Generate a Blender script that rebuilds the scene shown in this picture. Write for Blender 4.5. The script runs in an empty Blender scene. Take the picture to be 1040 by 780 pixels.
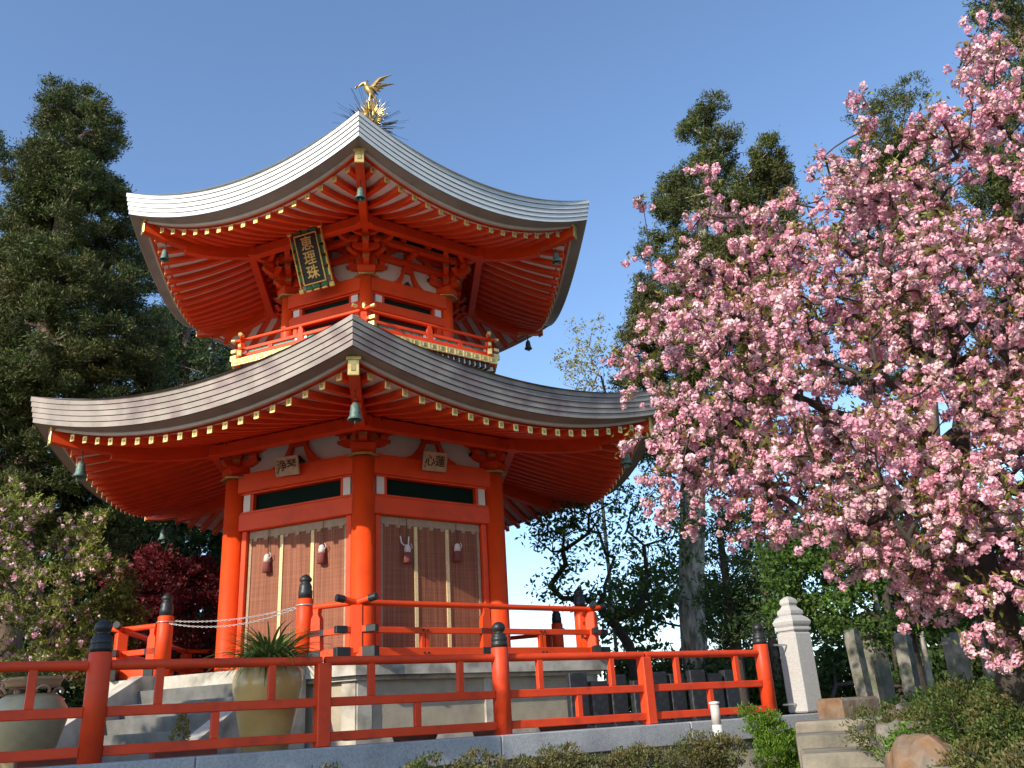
import bpy, bmesh, math, random
import numpy as np
from mathutils import Matrix, Vector
rng = np.random.default_rng(11)
random.seed(11)
R = math.radians
scene = bpy.context.scene
COL = scene.collection

# ------------------------------------------------------------------ camera
cam_d = bpy.data.cameras.new('camera'); cam = bpy.data.objects.new('camera', cam_d); COL.objects.link(cam)
cam_d.sensor_width = 36; cam_d.lens = 30.70; cam_d.clip_start = 0.1; cam_d.clip_end = 5000
yaw, pit, rol = R(9.899), R(20.921), R(3.401)
fw = Vector((math.sin(yaw)*math.cos(pit), math.cos(yaw)*math.cos(pit), math.sin(pit)))
rt = Vector((math.cos(yaw), -math.sin(yaw), 0)); up = rt.cross(fw)
rt2 = rt*math.cos(rol) - up*math.sin(rol); up2 = rt2.cross(fw)
m = Matrix((rt2, up2, -fw)).transposed().to_4x4(); m.translation = Vector((0, -16.697, -0.845))
cam.matrix_world = m
scene.camera = cam

# ------------------------------------------------------------------ world + sun
SUN_AZ, SUN_EL = R(-139), R(26.0)            # direction TO the sun, azimuth from +x
w = bpy.data.worlds.new('World'); scene.world = w; w.use_nodes = True
nt = w.node_tree; bg = nt.nodes['Background']
sky = nt.nodes.new('ShaderNodeTexSky'); sky.sky_type = 'NISHITA'; sky.sun_disc = False
sky.sun_elevation = SUN_EL; sky.sun_rotation = math.pi/2 - SUN_AZ
sky.altitude = 400; sky.air_density = 1.0; sky.dust_density = 0.6; sky.ozone_density = 3.2
nt.links.new(sky.outputs[0], bg.inputs[0]); bg.inputs[1].default_value = 0.15
sd = bpy.data.lights.new('sun', 'SUN'); sd.energy = 3.15; sd.angle = R(0.5); sd.color = (1.0, 0.91, 0.77)
so = bpy.data.objects.new('sun', sd); COL.objects.link(so)
sv = Vector((math.cos(SUN_AZ)*math.cos(SUN_EL), math.sin(SUN_AZ)*math.cos(SUN_EL), math.sin(SUN_EL)))
so.rotation_euler = sv.to_track_quat('Z', 'Y').to_euler(); so.location = sv*60
scene.view_settings.view_transform = 'Standard'; scene.view_settings.look = 'None'
scene.view_settings.exposure = 0.82; scene.view_settings.gamma = 1.0
scene.render.engine = 'CYCLES'
scene.cycles.max_bounces = 6; scene.cycles.transparent_max_bounces = 4

# ------------------------------------------------------------------ materials
def mat(name, c, rough=0.6, metal=0.0, var=0.12, vscale=3.0, bump=0.0, bscale=40.0, c2=None, c2at=0.55, c2scale=2.0,
        trans=0.0, island=0.0, spec=0.5, coat=0.0, stretch=None):
    m = bpy.data.materials.new(name); m.use_nodes = True
    n = m.node_tree.nodes; l = m.node_tree.links; b = n['Principled BSDF']
    b.inputs['Roughness'].default_value = rough; b.inputs['Metallic'].default_value = metal
    b.inputs['Specular IOR Level'].default_value = spec
    if coat: b.inputs['Coat Weight'].default_value = coat; b.inputs['Coat Roughness'].default_value = 0.15
    tc = n.new('ShaderNodeTexCoord'); src = tc.outputs['Object']
    if stretch:
        mp = n.new('ShaderNodeMapping'); mp.inputs['Scale'].default_value = stretch; l.new(src, mp.inputs[0]); src = mp.outputs[0]
    rgb = n.new('ShaderNodeRGB'); rgb.outputs[0].default_value = (*c, 1); out = rgb.outputs[0]
    if c2:
        nz = n.new('ShaderNodeTexNoise'); nz.inputs['Scale'].default_value = c2scale; nz.inputs['Detail'].default_value = 5
        l.new(src, nz.inputs['Vector'])
        mr = n.new('ShaderNodeMapRange'); mr.inputs[1].default_value = c2at-0.08; mr.inputs[2].default_value = c2at+0.12
        l.new(nz.outputs[0], mr.inputs[0])
        mx = n.new('ShaderNodeMix'); mx.data_type = 'RGBA'; l.new(mr.outputs[0], mx.inputs[0]); l.new(out, mx.inputs[6]); mx.inputs[7].default_value = (*c2, 1)
        out = mx.outputs[2]
    hv = n.new('ShaderNodeHueSaturation'); l.new(out, hv.inputs['Color'])
    nz2 = n.new('ShaderNodeTexNoise'); nz2.inputs['Scale'].default_value = vscale; nz2.inputs['Detail'].default_value = 6
    l.new(src, nz2.inputs['Vector'])
    mr2 = n.new('ShaderNodeMapRange'); mr2.inputs[1].default_value = 0.3; mr2.inputs[2].default_value = 0.7
    mr2.inputs[3].default_value = 1-var; mr2.inputs[4].default_value = 1+var; l.new(nz2.outputs[0], mr2.inputs[0])
    v = mr2.outputs[0]
    if island:
        g = n.new('ShaderNodeNewGeometry'); mr3 = n.new('ShaderNodeMapRange')
        mr3.inputs[3].default_value = 1-island; mr3.inputs[4].default_value = 1+island; l.new(g.outputs['Random Per Island'], mr3.inputs[0])
        mu = n.new('ShaderNodeMath'); mu.operation = 'MULTIPLY'; l.new(v, mu.inputs[0]); l.new(mr3.outputs[0], mu.inputs[1]); v = mu.outputs[0]
    l.new(v, hv.inputs['Value']); l.new(hv.outputs[0], b.inputs['Base Color'])
    if bump:
        nb = n.new('ShaderNodeTexNoise'); nb.inputs['Scale'].default_value = bscale; nb.inputs['Detail'].default_value = 4
        l.new(src, nb.inputs['Vector'])
        bp = n.new('ShaderNodeBump'); bp.inputs['Strength'].default_value = bump; bp.inputs['Distance'].default_value = 0.02
        l.new(nb.outputs[0], bp.inputs['Height']); l.new(bp.outputs[0], b.inputs['Normal'])
    if trans:
        tr = n.new('ShaderNodeBsdfTranslucent'); l.new(hv.outputs[0], tr.inputs[0])
        ms = n.new('ShaderNodeMixShader'); ms.inputs[0].default_value = trans
        o = n['Material Output']; l.new(b.outputs[0], ms.inputs[1]); l.new(tr.outputs[0], ms.inputs[2]); l.new(ms.outputs[0], o.inputs[0])
    return m

M = {}
M['verm'] = mat('vermilion_lacquer', (0.74, 0.062, 0.008), 0.5, spec=0.3, var=0.10, vscale=2.2, c2=(0.62, 0.048, 0.008), c2at=0.64, c2scale=3, bump=0.05, bscale=25)
M['vermf'] = mat('vermilion_fence_paint', (0.70, 0.058, 0.012), 0.5, spec=0.35, var=0.12, vscale=3, c2=(0.52, 0.045, 0.015), c2at=0.6, c2scale=5, bump=0.12, bscale=30)
M['white'] = mat('white_plaster', (0.72, 0.66, 0.62), 0.8, var=0.06)
M['gold'] = mat('gilded_metal', (0.85, 0.58, 0.20), 0.35, 0.75, var=0.2, vscale=14)
M['brass'] = mat('aged_brass', (0.42, 0.31, 0.12), 0.45, 0.6, var=0.3, vscale=12)
M['blackm'] = mat('black_iron_fitting', (0.022, 0.024, 0.024), 0.45, 0.2, var=0.3, vscale=20)
M['verdi'] = mat('verdigris_bronze', (0.13, 0.20, 0.17), 0.6, 0.4, var=0.3, vscale=20, c2=(0.07, 0.10, 0.09), c2scale=12)
M['green'] = mat('dark_green_vent', (0.005, 0.018, 0.014), 0.8, var=0.2, spec=0.1)
M['teal'] = mat('teal_panel', (0.06, 0.30, 0.22), 0.6, var=0.2)
M['dark'] = mat('dark_interior', (0.02, 0.015, 0.012), 0.9)
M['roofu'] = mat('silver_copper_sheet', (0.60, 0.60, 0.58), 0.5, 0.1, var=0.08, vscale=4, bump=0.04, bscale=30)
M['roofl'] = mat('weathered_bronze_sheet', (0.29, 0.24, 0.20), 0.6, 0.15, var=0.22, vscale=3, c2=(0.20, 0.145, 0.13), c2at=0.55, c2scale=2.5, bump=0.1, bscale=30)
M['groove'] = mat('dark_seam', (0.10, 0.085, 0.075), 0.8)
M['grooveu'] = mat('grey_seam', (0.20, 0.20, 0.20), 0.7)
M['eave'] = mat('eave_underboard', (0.27, 0.22, 0.19), 0.75, var=0.15, stretch=(1, 1, 1))
M['eavel'] = mat('eave_pale_strip', (0.52, 0.40, 0.34), 0.7, var=0.1)
M['stone'] = mat('cream_render', (0.42, 0.36, 0.26), 0.9, var=0.10, vscale=6, bump=0.5, bscale=60, c2=(0.34, 0.29, 0.22), c2at=0.6, c2scale=1.8)
M['ledge'] = mat('pale_concrete', (0.50, 0.455, 0.37), 0.85, var=0.16, vscale=5, bump=0.3, bscale=60, c2=(0.25, 0.225, 0.18), c2at=0.55, c2scale=3)
M['step'] = mat('grey_step_stone', (0.15, 0.145, 0.13), 0.85, var=0.2, vscale=5, bump=0.3, bscale=60, c2=(0.10, 0.10, 0.09), c2at=0.55, c2scale=4)
M['granite'] = mat('grey_granite', (0.36, 0.37, 0.38), 0.75, var=0.22, vscale=60, bump=0.15, bscale=120, c2=(0.24, 0.25, 0.26), c2at=0.6, c2scale=1.5)
M['granitew'] = mat('white_granite', (0.46, 0.445, 0.42), 0.8, var=0.18, vscale=70, bump=0.15, bscale=120)
M['blacks'] = mat('black_slab_stone', (0.018, 0.02, 0.024), 0.5, var=0.3, vscale=10, c2=(0.05, 0.055, 0.06), c2at=0.62, c2scale=14)
M['stele'] = mat('mossy_stele_stone', (0.20, 0.185, 0.15), 0.9, var=0.25, vscale=10, bump=0.6, bscale=25, c2=(0.10, 0.11, 0.07), c2at=0.5, c2scale=4)
M['rock'] = mat('weathered_rock', (0.20, 0.18, 0.15), 0.9, var=0.3, vscale=6, bump=0.9, bscale=12, c2=(0.13, 0.12, 0.09), c2at=0.5, c2scale=4)
M['rust'] = mat('ochre_rock', (0.22, 0.125, 0.065), 0.9, var=0.35, vscale=6, bump=1.0, bscale=10, c2=(0.15, 0.135, 0.11), c2at=0.46, c2scale=3)
M['tread'] = mat('sandy_tread_stone', (0.28, 0.245, 0.185), 0.9, var=0.28, vscale=5, bump=0.7, bscale=18, c2=(0.13, 0.12, 0.09), c2at=0.52, c2scale=2.5)
M['soil'] = mat('terrace_gravel', (0.17, 0.15, 0.12), 0.95, var=0.3, vscale=30, bump=0.6, bscale=60)
M['ground'] = mat('garden_soil', (0.10, 0.085, 0.06), 0.95, var=0.35, vscale=6, bump=0.8, bscale=20, c2=(0.06, 0.09, 0.03), c2at=0.5, c2scale=1.2)
M['jar'] = mat('ochre_glazed_jar', (0.56, 0.38, 0.13), 0.28, var=0.14, vscale=3, c2=(0.40, 0.30, 0.14), c2at=0.55, c2scale=2, coat=0.3)
M['jar2'] = mat('celadon_glazed_jar', (0.46, 0.37, 0.20), 0.35, var=0.18, vscale=3, c2=(0.22, 0.19, 0.10), c2at=0.5, c2scale=1.6, coat=0.2)
M['jarneck'] = mat('brown_jar_rim', (0.42, 0.24, 0.12), 0.5, var=0.2)
M['terra'] = mat('terracotta', (0.25, 0.09, 0.055), 0.85, var=0.2, vscale=5, bump=0.2)
M['blindhem'] = mat('blind_hem_cloth', (0.36, 0.26, 0.17), 0.9, var=0.15, vscale=20)
M['blindband'] = mat('blind_gold_brocade', (0.72, 0.55, 0.28), 0.8, var=0.25, vscale=60)
M['tasselw'] = mat('white_tassel_silk', (0.65, 0.56, 0.52), 0.9)
M['tasselr'] = mat('faded_red_tassel', (0.20, 0.05, 0.045), 0.9)
M['plaqueb'] = mat('black_lacquer', (0.012, 0.012, 0.016), 0.3, coat=0.3)
M['plaqueg'] = mat('green_lacquer', (0.02, 0.16, 0.07), 0.5, var=0.2)
M['plaquew'] = mat('bare_wood_board', (0.56, 0.42, 0.30), 0.8, var=0.15, vscale=8)
M['ink'] = mat('brown_ink', (0.10, 0.05, 0.02), 0.8)
M['chain'] = mat('steel_chain', (0.55, 0.53, 0.50), 0.35, 0.6)
M['bird'] = mat('dark_gilt_bronze', (0.30, 0.20, 0.07), 0.4, 0.6, var=0.4, vscale=10)
M['steel'] = mat('stainless_steel', (0.5, 0.5, 0.5), 0.3, 0.9)
M['acry'] = mat('frosted_lamp_cover', (0.55, 0.50, 0.46), 0.25, var=0.1)
M['wpost'] = mat('white_plastic', (0.72, 0.71, 0.69), 0.45)
M['bark'] = mat('dark_bark', (0.05, 0.038, 0.03), 0.9, var=0.3, vscale=10, bump=0.8, bscale=20)
M['barkc'] = mat('cedar_bark', (0.17, 0.11, 0.075), 0.9, var=0.3, vscale=4, bump=0.8, bscale=12, stretch=(4, 4, 0.6))
M['barkp'] = mat('pale_lichen_bark', (0.36, 0.33, 0.26), 0.9, var=0.35, vscale=5, bump=0.8, bscale=12, c2=(0.16, 0.13, 0.09), c2at=0.5, c2scale=3, stretch=(3, 3, 0.8))
def leafm(name, c, isl=0.45, trans=0.25, var=0.25, vs=0.8, rough=0.55, c2=None, c2s=1.0, spec=0.25):
    return mat(name, c, rough, var=var, vscale=vs, island=isl, trans=trans, c2=c2, c2scale=c2s, spec=spec)
M['cedar'] = leafm('cedar_needles', (0.060, 0.082, 0.020), trans=0.15, c2=(0.10, 0.09, 0.022), c2s=0.6)
M['cedar2'] = leafm('cedar_needles_far', (0.055, 0.085, 0.028), trans=0.2)
M['cedar3'] = leafm('cedar_needles_olive', (0.090, 0.105, 0.026), trans=0.2, c2=(0.11, 0.095, 0.04), c2s=0.5)
M['leafd'] = leafm('dark_broad_leaves', (0.06, 0.11, 0.028), trans=0.4)
M['leafg'] = leafm('spring_green_leaves', (0.090, 0.170, 0.028), trans=0.4)
M['leafb'] = leafm('background_leaves', (0.065, 0.11, 0.028), trans=0.4, c2=(0.09, 0.10, 0.03), c2s=0.4)
M['leafy'] = leafm('yellow_green_leaves', (0.27, 0.30, 0.06), trans=0.4, isl=0.35)
M['leafo'] = leafm('olive_leaves', (0.12, 0.13, 0.035), trans=0.3)
M['leafr'] = leafm('dark_red_maple_leaves', (0.15, 0.018, 0.022), trans=0.4, isl=0.5)
M['leafbud'] = leafm('pale_bud_leaves', (0.30, 0.28, 0.10), trans=0.4)
M['bronze'] = leafm('bronze_young_leaves', (0.19, 0.115, 0.03), trans=0.4, isl=0.45, c2=(0.12, 0.15, 0.03), c2s=2)
M['petal'] = leafm('pink_blossom_petals', (0.80, 0.41, 0.49), trans=0.25, isl=0.2, var=0.18, vs=2.0, rough=0.7, c2=(0.86, 0.52, 0.60), c2s=5)
M['petal2'] = leafm('pale_blossom_petals', (0.82, 0.55, 0.58), trans=0.22, isl=0.2, rough=0.7)
M['azalea'] = leafm('azalea_hedge_leaves', (0.095, 0.14, 0.030), trans=0.25, c2=(0.17, 0.12, 0.05), c2s=2.0, isl=0.5)
M['azaleab'] = leafm('brownish_azalea_leaves', (0.15, 0.125, 0.05), trans=0.25, c2=(0.08, 0.11, 0.03), c2s=2.5, isl=0.5)
M['lime'] = leafm('fresh_lime_leaves', (0.17, 0.30, 0.03), trans=0.4, isl=0.4)
M['blade'] = leafm('strap_leaves', (0.13, 0.21, 0.05), trans=0.3, isl=0.4, c2=(0.22, 0.22, 0.06), c2s=6)

# woven bamboo blind: fine horizontal slats + vertical threads, drawn on the blind itself
def blind_mat():
    m = bpy.data.materials.new('bamboo_blind_weave'); m.use_nodes = True
    n = m.node_tree.nodes; l = m.node_tree.links; b = n['Principled BSDF']; b.inputs['Roughness'].default_value = 0.8
    tc = n.new('ShaderNodeTexCoord'); mp = n.new('ShaderNodeMapping'); mp.inputs['Scale'].default_value = (1.5, 1.5, 90)
    l.new(tc.outputs['Object'], mp.inputs[0])
    nz = n.new('ShaderNodeTexNoise'); nz.inputs['Scale'].default_value = 1.0; nz.inputs['Detail'].default_value = 3; l.new(mp.outputs[0], nz.inputs['Vector'])
    mp2 = n.new('ShaderNodeMapping'); mp2.inputs['Scale'].default_value = (70, 70, 0.6); l.new(tc.outputs['Object'], mp2.inputs[0])
    nz2 = n.new('ShaderNodeTexNoise'); nz2.inputs['Scale'].default_value = 1.0; nz2.inputs['Detail'].default_value = 3; l.new(mp2.outputs[0], nz2.inputs['Vector'])
    ad = n.new('ShaderNodeMath'); ad.operation = 'ADD'; fq = n.new('ShaderNodeMath'); fq.operation = 'MULTIPLY_ADD'; fq.inputs[1].default_value = .45; fq.inputs[2].default_value = .27; l.new(nz.outputs[0], fq.inputs[0]); l.new(fq.outputs[0], ad.inputs[0]); l.new(nz2.outputs[0], ad.inputs[1])
    cr = n.new('ShaderNodeValToRGB'); l.new(ad.outputs[0], cr.inputs[0])
    mul = n.new('ShaderNodeMath'); mul.operation = 'MULTIPLY'; mul.inputs[1].default_value = 0.5; l.new(ad.outputs[0], mul.inputs[0]); l.new(mul.outputs[0], cr.inputs[0])
    cr.color_ramp.elements[0].position = 0.36; cr.color_ramp.elements[0].color = (0.11, 0.030, 0.015, 1)
    cr.color_ramp.elements[1].position = 0.64; cr.color_ramp.elements[1].color = (0.35, 0.130, 0.062, 1)
    l.new(cr.outputs[0], b.inputs['Base Color'])
    return m
M['blind'] = blind_mat()

# ------------------------------------------------------------------ helpers
def tag(o, label=None, cat=None, group=None, kind=None):
    if label: o['label'] = label
    if cat: o['category'] = cat
    if group: o['group'] = group
    if kind: o['kind'] = kind
    return o
def empty(name, loc=(0, 0, 0), rz=0, label=None, cat=None, group=None):
    o = bpy.data.objects.new(name, None); o.empty_display_size = 0.2; COL.objects.link(o)
    o.location = loc; o.rotation_euler = (0, 0, rz); return tag(o, label, cat, group)
class MB:
    def __init__(s): s.v = []; s.f = []; s.m = []; s.sm = []
    def add(s, vs, fs, mi=0, smooth=False):
        b = len(s.v); s.v += [tuple(v) for v in vs]; s.f += [tuple(b+i for i in f) for f in fs]; s.m += [mi]*len(fs); s.sm += [smooth]*len(fs)
    def box(s, c, d, mi=0, rot=None, bev=0.0):
        hx, hy, hz = d[0]/2, d[1]/2, d[2]/2; c = Vector(c)
        if bev <= 0:
            vs = [Vector((x, y, z)) for x in (-hx, hx) for y in (-hy, hy) for z in (-hz, hz)]
            fs = [(0, 1, 3, 2), (4, 6, 7, 5), (0, 4, 5, 1), (2, 3, 7, 6), (0, 2, 6, 4), (1, 5, 7, 3)]
        else:
            b = min(bev, hx*.9, hy*.9, hz*.9); vs = []; idx = {}
            for sx in (-1, 1):
                for sy in (-1, 1):
                    for sz in (-1, 1):
                        for a in range(3):
                            q = [sx*(hx-b), sy*(hy-b), sz*(hz-b)]; q[a] = (sx*hx, sy*hy, sz*hz)[a]
                            idx[(sx, sy, sz, a)] = len(vs); vs.append(Vector(q))
            fs = []
            for a in range(3):
                o1, o2 = [(1, 2), (2, 0), (0, 1)][a]
                for sg in (-1, 1):
                    q = []
                    for s1, s2 in ((-1, -1), (1, -1), (1, 1), (-1, 1)):
                        k = [0, 0, 0]; k[a] = sg; k[o1] = s1; k[o2] = s2; q.append(idx[(*k, a)])
                    fs.append(tuple(q if sg > 0 else q[::-1]))
                for s1 in (-1, 1):
                    for s2 in (-1, 1):
                        k0 = [0, 0, 0]; k1 = [0, 0, 0]; k0[a] = -1; k1[a] = 1; k0[o1] = k1[o1] = s1; k0[o2] = k1[o2] = s2
                        q = (idx[(*k0, o1)], idx[(*k1, o1)], idx[(*k1, o2)], idx[(*k0, o2)])
                        fs.append(q if s1*s2 > 0 else q[::-1])
            for sx in (-1, 1):
                for sy in (-1, 1):
                    for sz in (-1, 1):
                        q = tuple(idx[(sx, sy, sz, a)] for a in range(3)); fs.append(q if sx*sy*sz > 0 else q[::-1])
        if rot is not None: vs = [rot @ v for v in vs]
        s.add([v + c for v in vs], fs, mi); return s
    def beam(s, p0, p1, w, h, mi=0, up=(0, 0, 1), bev=0.0):
        p0, p1 = Vector(p0), Vector(p1); d = p1-p0; L = d.length; d.normalize(); u = Vector(up)
        x = d.cross(u).normalized(); z = x.cross(d).normalized()
        rot = Matrix((x, d, z)).transposed(); return s.box((p0+p1)/2, (w, L, h), mi, rot, bev)
    def tube(s, pts, rad, n=10, mi=0, caps=True, smooth=True):
        pts = [Vector(p) for p in pts]; rr = rad if hasattr(rad, '__len__') else [rad]*len(pts); vs = []; fs = []
        a = None
        for i, p in enumerate(pts):
            d = (pts[min(i+1, len(pts)-1)] - pts[max(i-1, 0)]).normalized()
            if a is None: a = d.orthogonal().normalized()
            else: a = (a - d*a.dot(d)).normalized()
            b = d.cross(a)
            for k in range(n):
                t = 2*math.pi*k/n; vs.append(p + (a*math.cos(t) + b*math.sin(t))*rr[i])
        for i in range(len(pts)-1):
            for k in range(n):
                fs.append((i*n+k, i*n+(k+1) % n, (i+1)*n+(k+1) % n, (i+1)*n+k))
        s.add(vs, fs, mi, smooth)
        if caps: s.add(vs[:n], [tuple(range(n))[::-1]], mi); s.add(vs[-n:], [tuple(range(n))], mi)
        return s
    def lathe(s, prof, n=16, o=(0, 0, 0), mi=0, smooth=True, ph=0.0, mis=None):
        o = Vector(o); vs = []; fs = []
        for r, z in prof:
            for k in range(n):
                t = 2*math.pi*k/n+ph; vs.append(o + Vector((r*math.cos(t), r*math.sin(t), z)))
        for i in range(len(prof)-1):
            ff = [(i*n+k, i*n+(k+1) % n, (i+1)*n+(k+1) % n, (i+1)*n+k) for k in range(n)]
            if mis: b = len(s.v)
            fs.append(ff)
        b = len(s.v); s.v += [tuple(v) for v in vs]
        for i, ff in enumerate(fs):
            mm = mis[i] if mis else mi
            s.f += [tuple(b+j for j in f) for f in ff]; s.m += [mm]*n; s.sm += [smooth]*n
        for ring, rev in ((0, True), (len(prof)-1, False)):
            if prof[ring][0] > 1e-4:
                q = [b+ring*n+k for k in range(n)]; s.f.append(tuple(q[::-1] if rev else q)); s.m.append(mis[min(ring, len(mis)-1)] if mis else mi); s.sm.append(False)
        return s
    def prism(s, poly, w, mat4=None, mi=0):
        """poly of (a,b) in the local YZ plane, thickness w along X"""
        n = len(poly); T = mat4 or Matrix.Identity(4)
        vs = [T @ Vector((-w/2, a, b)) for a, b in poly] + [T @ Vector((w/2, a, b)) for a, b in poly]
        fs = [tuple(range(n))[::-1], tuple(range(n, 2*n))] + [(i, (i+1) % n, n+(i+1) % n, n+i) for i in range(n)]
        s.add(vs, fs, mi); return s
    def build(s, name, mats, parent=None, loc=(0, 0, 0), rz=0.0, fix=True):
        me = bpy.data.meshes.new(name); me.from_pydata(s.v, [], s.f)
        for q in (mats if isinstance(mats, (list, tuple)) else [mats]): me.materials.append(M[q] if isinstance(q, str) else q)
        me.polygons.foreach_set('material_index', s.m); me.polygons.foreach_set('use_smooth', s.sm)
        if fix:
            bm = bmesh.new(); bm.from_mesh(me); bmesh.ops.remove_doubles(bm, verts=bm.verts, dist=1e-5) if False else None
            bmesh.ops.recalc_face_normals(bm, faces=bm.faces); bm.to_mesh(me); bm.free()
        o = bpy.data.objects.new(name, me); COL.objects.link(o); o.parent = parent; o.location = loc; o.rotation_euler = (0, 0, rz)
        return o
def copy_tree(o, parent=None):
    c = o.copy(); COL.objects.link(c); c.parent = parent
    for ch in list(o.children): copy_tree(ch, c)
    return c
def text_poly(body, size, extr=0.004):
    cu = bpy.data.curves.new('t', 'FONT'); cu.body = body; cu.size = size; cu.extrude = extr; cu.align_x = 'CENTER'; cu.align_y = 'CENTER'; cu.offset = size*0.012
    o = bpy.data.objects.new('t', cu); COL.objects.link(o)
    dg = bpy.context.evaluated_depsgraph_get(); me = bpy.data.meshes.new_from_object(o.evaluated_get(dg))
    v = [tuple(p.co) for p in me.vertices]; f = [tuple(p.vertices) for p in me.polygons]
    bpy.data.objects.remove(o); bpy.data.curves.remove(cu); bpy.data.meshes.remove(me); return v, f

# ------------------------------------------------------------------ foliage tools
def quads_object(name, C, U, V, mats, midx=None, parent=None, fold=0.0):
    """N quads: centre C, half axes U,V"""
    n = len(C); P = np.empty((n, 4, 3), np.float32)
    P[:, 0] = C-U; P[:, 1] = C-V*0.85; P[:, 2] = C+U; P[:, 3] = C+V*0.85
    me = bpy.data.meshes.new(name); me.vertices.add(n*4); me.vertices.foreach_set('co', P.reshape(-1))
    me.loops.add(n*4); me.loops.foreach_set('vertex_index', np.arange(n*4, dtype=np.int32))
    me.polygons.add(n); me.polygons.foreach_set('loop_start', np.arange(0, n*4, 4, dtype=np.int32))
    for q in mats: me.materials.append(M[q])
    if midx is not None: me.polygons.foreach_set('material_index', midx.astype(np.int32))
    me.update(calc_edges=True)
    o = bpy.data.objects.new(name, me); COL.objects.link(o); o.parent = parent; return o
def unit(a): return a/np.maximum(np.linalg.norm(a, axis=1, keepdims=True), 1e-9)
def blob_leaves(B, per, ln, wd, outward=0.55, upw=0.3, shell=0.5, flat=1.0, clump=0, cr=0.12):
    """leaf centres and axes in blobs B (n,4)"""
    n = len(B); cnt = (per*(B[:, 3]/B[:, 3].mean())**2).astype(int).clip(8); idx = np.repeat(np.arange(n), cnt); N = len(idx)
    if clump:
        k = rng.integers(0, clump, N); key = idx*clump+k; D0 = unit(rng.normal(size=(n*clump, 3))); R0 = rng.random(n*clump)**(1/3.)
        R0 = shell + (1-shell)*R0
        P0 = D0*R0[:, None]*B[np.repeat(np.arange(n), clump), 3][:, None]; P0[:, 2] *= flat
        C = B[idx, :3] + P0[key] + rng.normal(size=(N, 3))*cr*np.array([1, 1, .7]); D = unit(P0[key] + rng.normal(size=(N, 3))*cr*1.2)
    else:
        D = unit(rng.normal(size=(N, 3))); r = shell + (1-shell)*rng.random(N)**(1/3.)
        off = D*r[:, None]*B[idx, 3][:, None]; off[:, 2] *= flat; C = B[idx, :3]+off
    ax = unit(D*outward + rng.normal(size=(N, 3))*0.55 + np.array([0, 0, upw]))
    sd = unit(np.cross(ax, rng.normal(size=(N, 3))))
    s = rng.uniform(0.6, 1.3, N)[:, None]
    return C, ax*ln/2*s, sd*wd/2*s
def grow(base, targets, alpha=0.5, seg=0.35, jit=0.08, start=None):
    """branching skeleton: every target hooks onto the cheapest existing node"""
    nodes = [np.array(p, float) for p in base]; par = [-1]+list(range(len(base)-1)); cost = [0.0]
    for i in range(1, len(nodes)): cost.append(cost[-1]+np.linalg.norm(nodes[i]-nodes[i-1]))
    root = nodes[0 if start is None else start]
    T = targets[np.argsort(np.linalg.norm(targets-nodes[-1], axis=1))]; leaf = []
    for t in T:
        A = np.array(nodes); d = np.linalg.norm(A-t, axis=1); c = d + alpha*np.array(cost)
        if start is not None: c[:start] += 1e3
        j = int(np.argmin(c)); k = max(1, int(d[j]/seg)); p0 = nodes[j].copy()
        sag = rng.normal(size=3)*jit*d[j]
        for i in range(1, k+1):
            f = i/k; q = p0+(t-p0)*f + sag*math.sin(math.pi*f)
            nodes.append(q); par.append(j if i == 1 else len(nodes)-2); cost.append(cost[par[-1]]+np.linalg.norm(q-nodes[par[-1]]))
        leaf.append(len(nodes)-1)
    return np.array(nodes), par, leaf
def skeleton_mesh(mb, nodes, par, rtip, rbase, n=5, mi=0, power=2.3, minr=0.0):
    N = len(nodes); w_ = np.zeros(N); has = np.zeros(N, bool)
    for i in range(N-1, -1, -1):
        if not has[i]: w_[i] = 1
        if par[i] >= 0: w_[par[i]] += w_[i]; has[par[i]] = True
    r = rtip*w_**(1/power); r = rtip + (r-rtip)*((rbase-rtip)/max(r[0]-rtip, 1e-6))
    for i in range(N):
        j = par[i]
        if j < 0 or r[i] < minr: continue
        a, b = nodes[j], nodes[i]
        if np.linalg.norm(b-a) < 1e-4: continue
        rj = min(r[j], r[i]*1.6+rtip); k = n if r[i] > rtip*2.5 else 4
        mb.tube([a, a+(b-a)*1.04], [rj, r[i]], k, mi, caps=False)
def blobs(key): return np.array([[float(x)/100 for x in t.split(',')] for t in BLOBS[key].split()])
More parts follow.
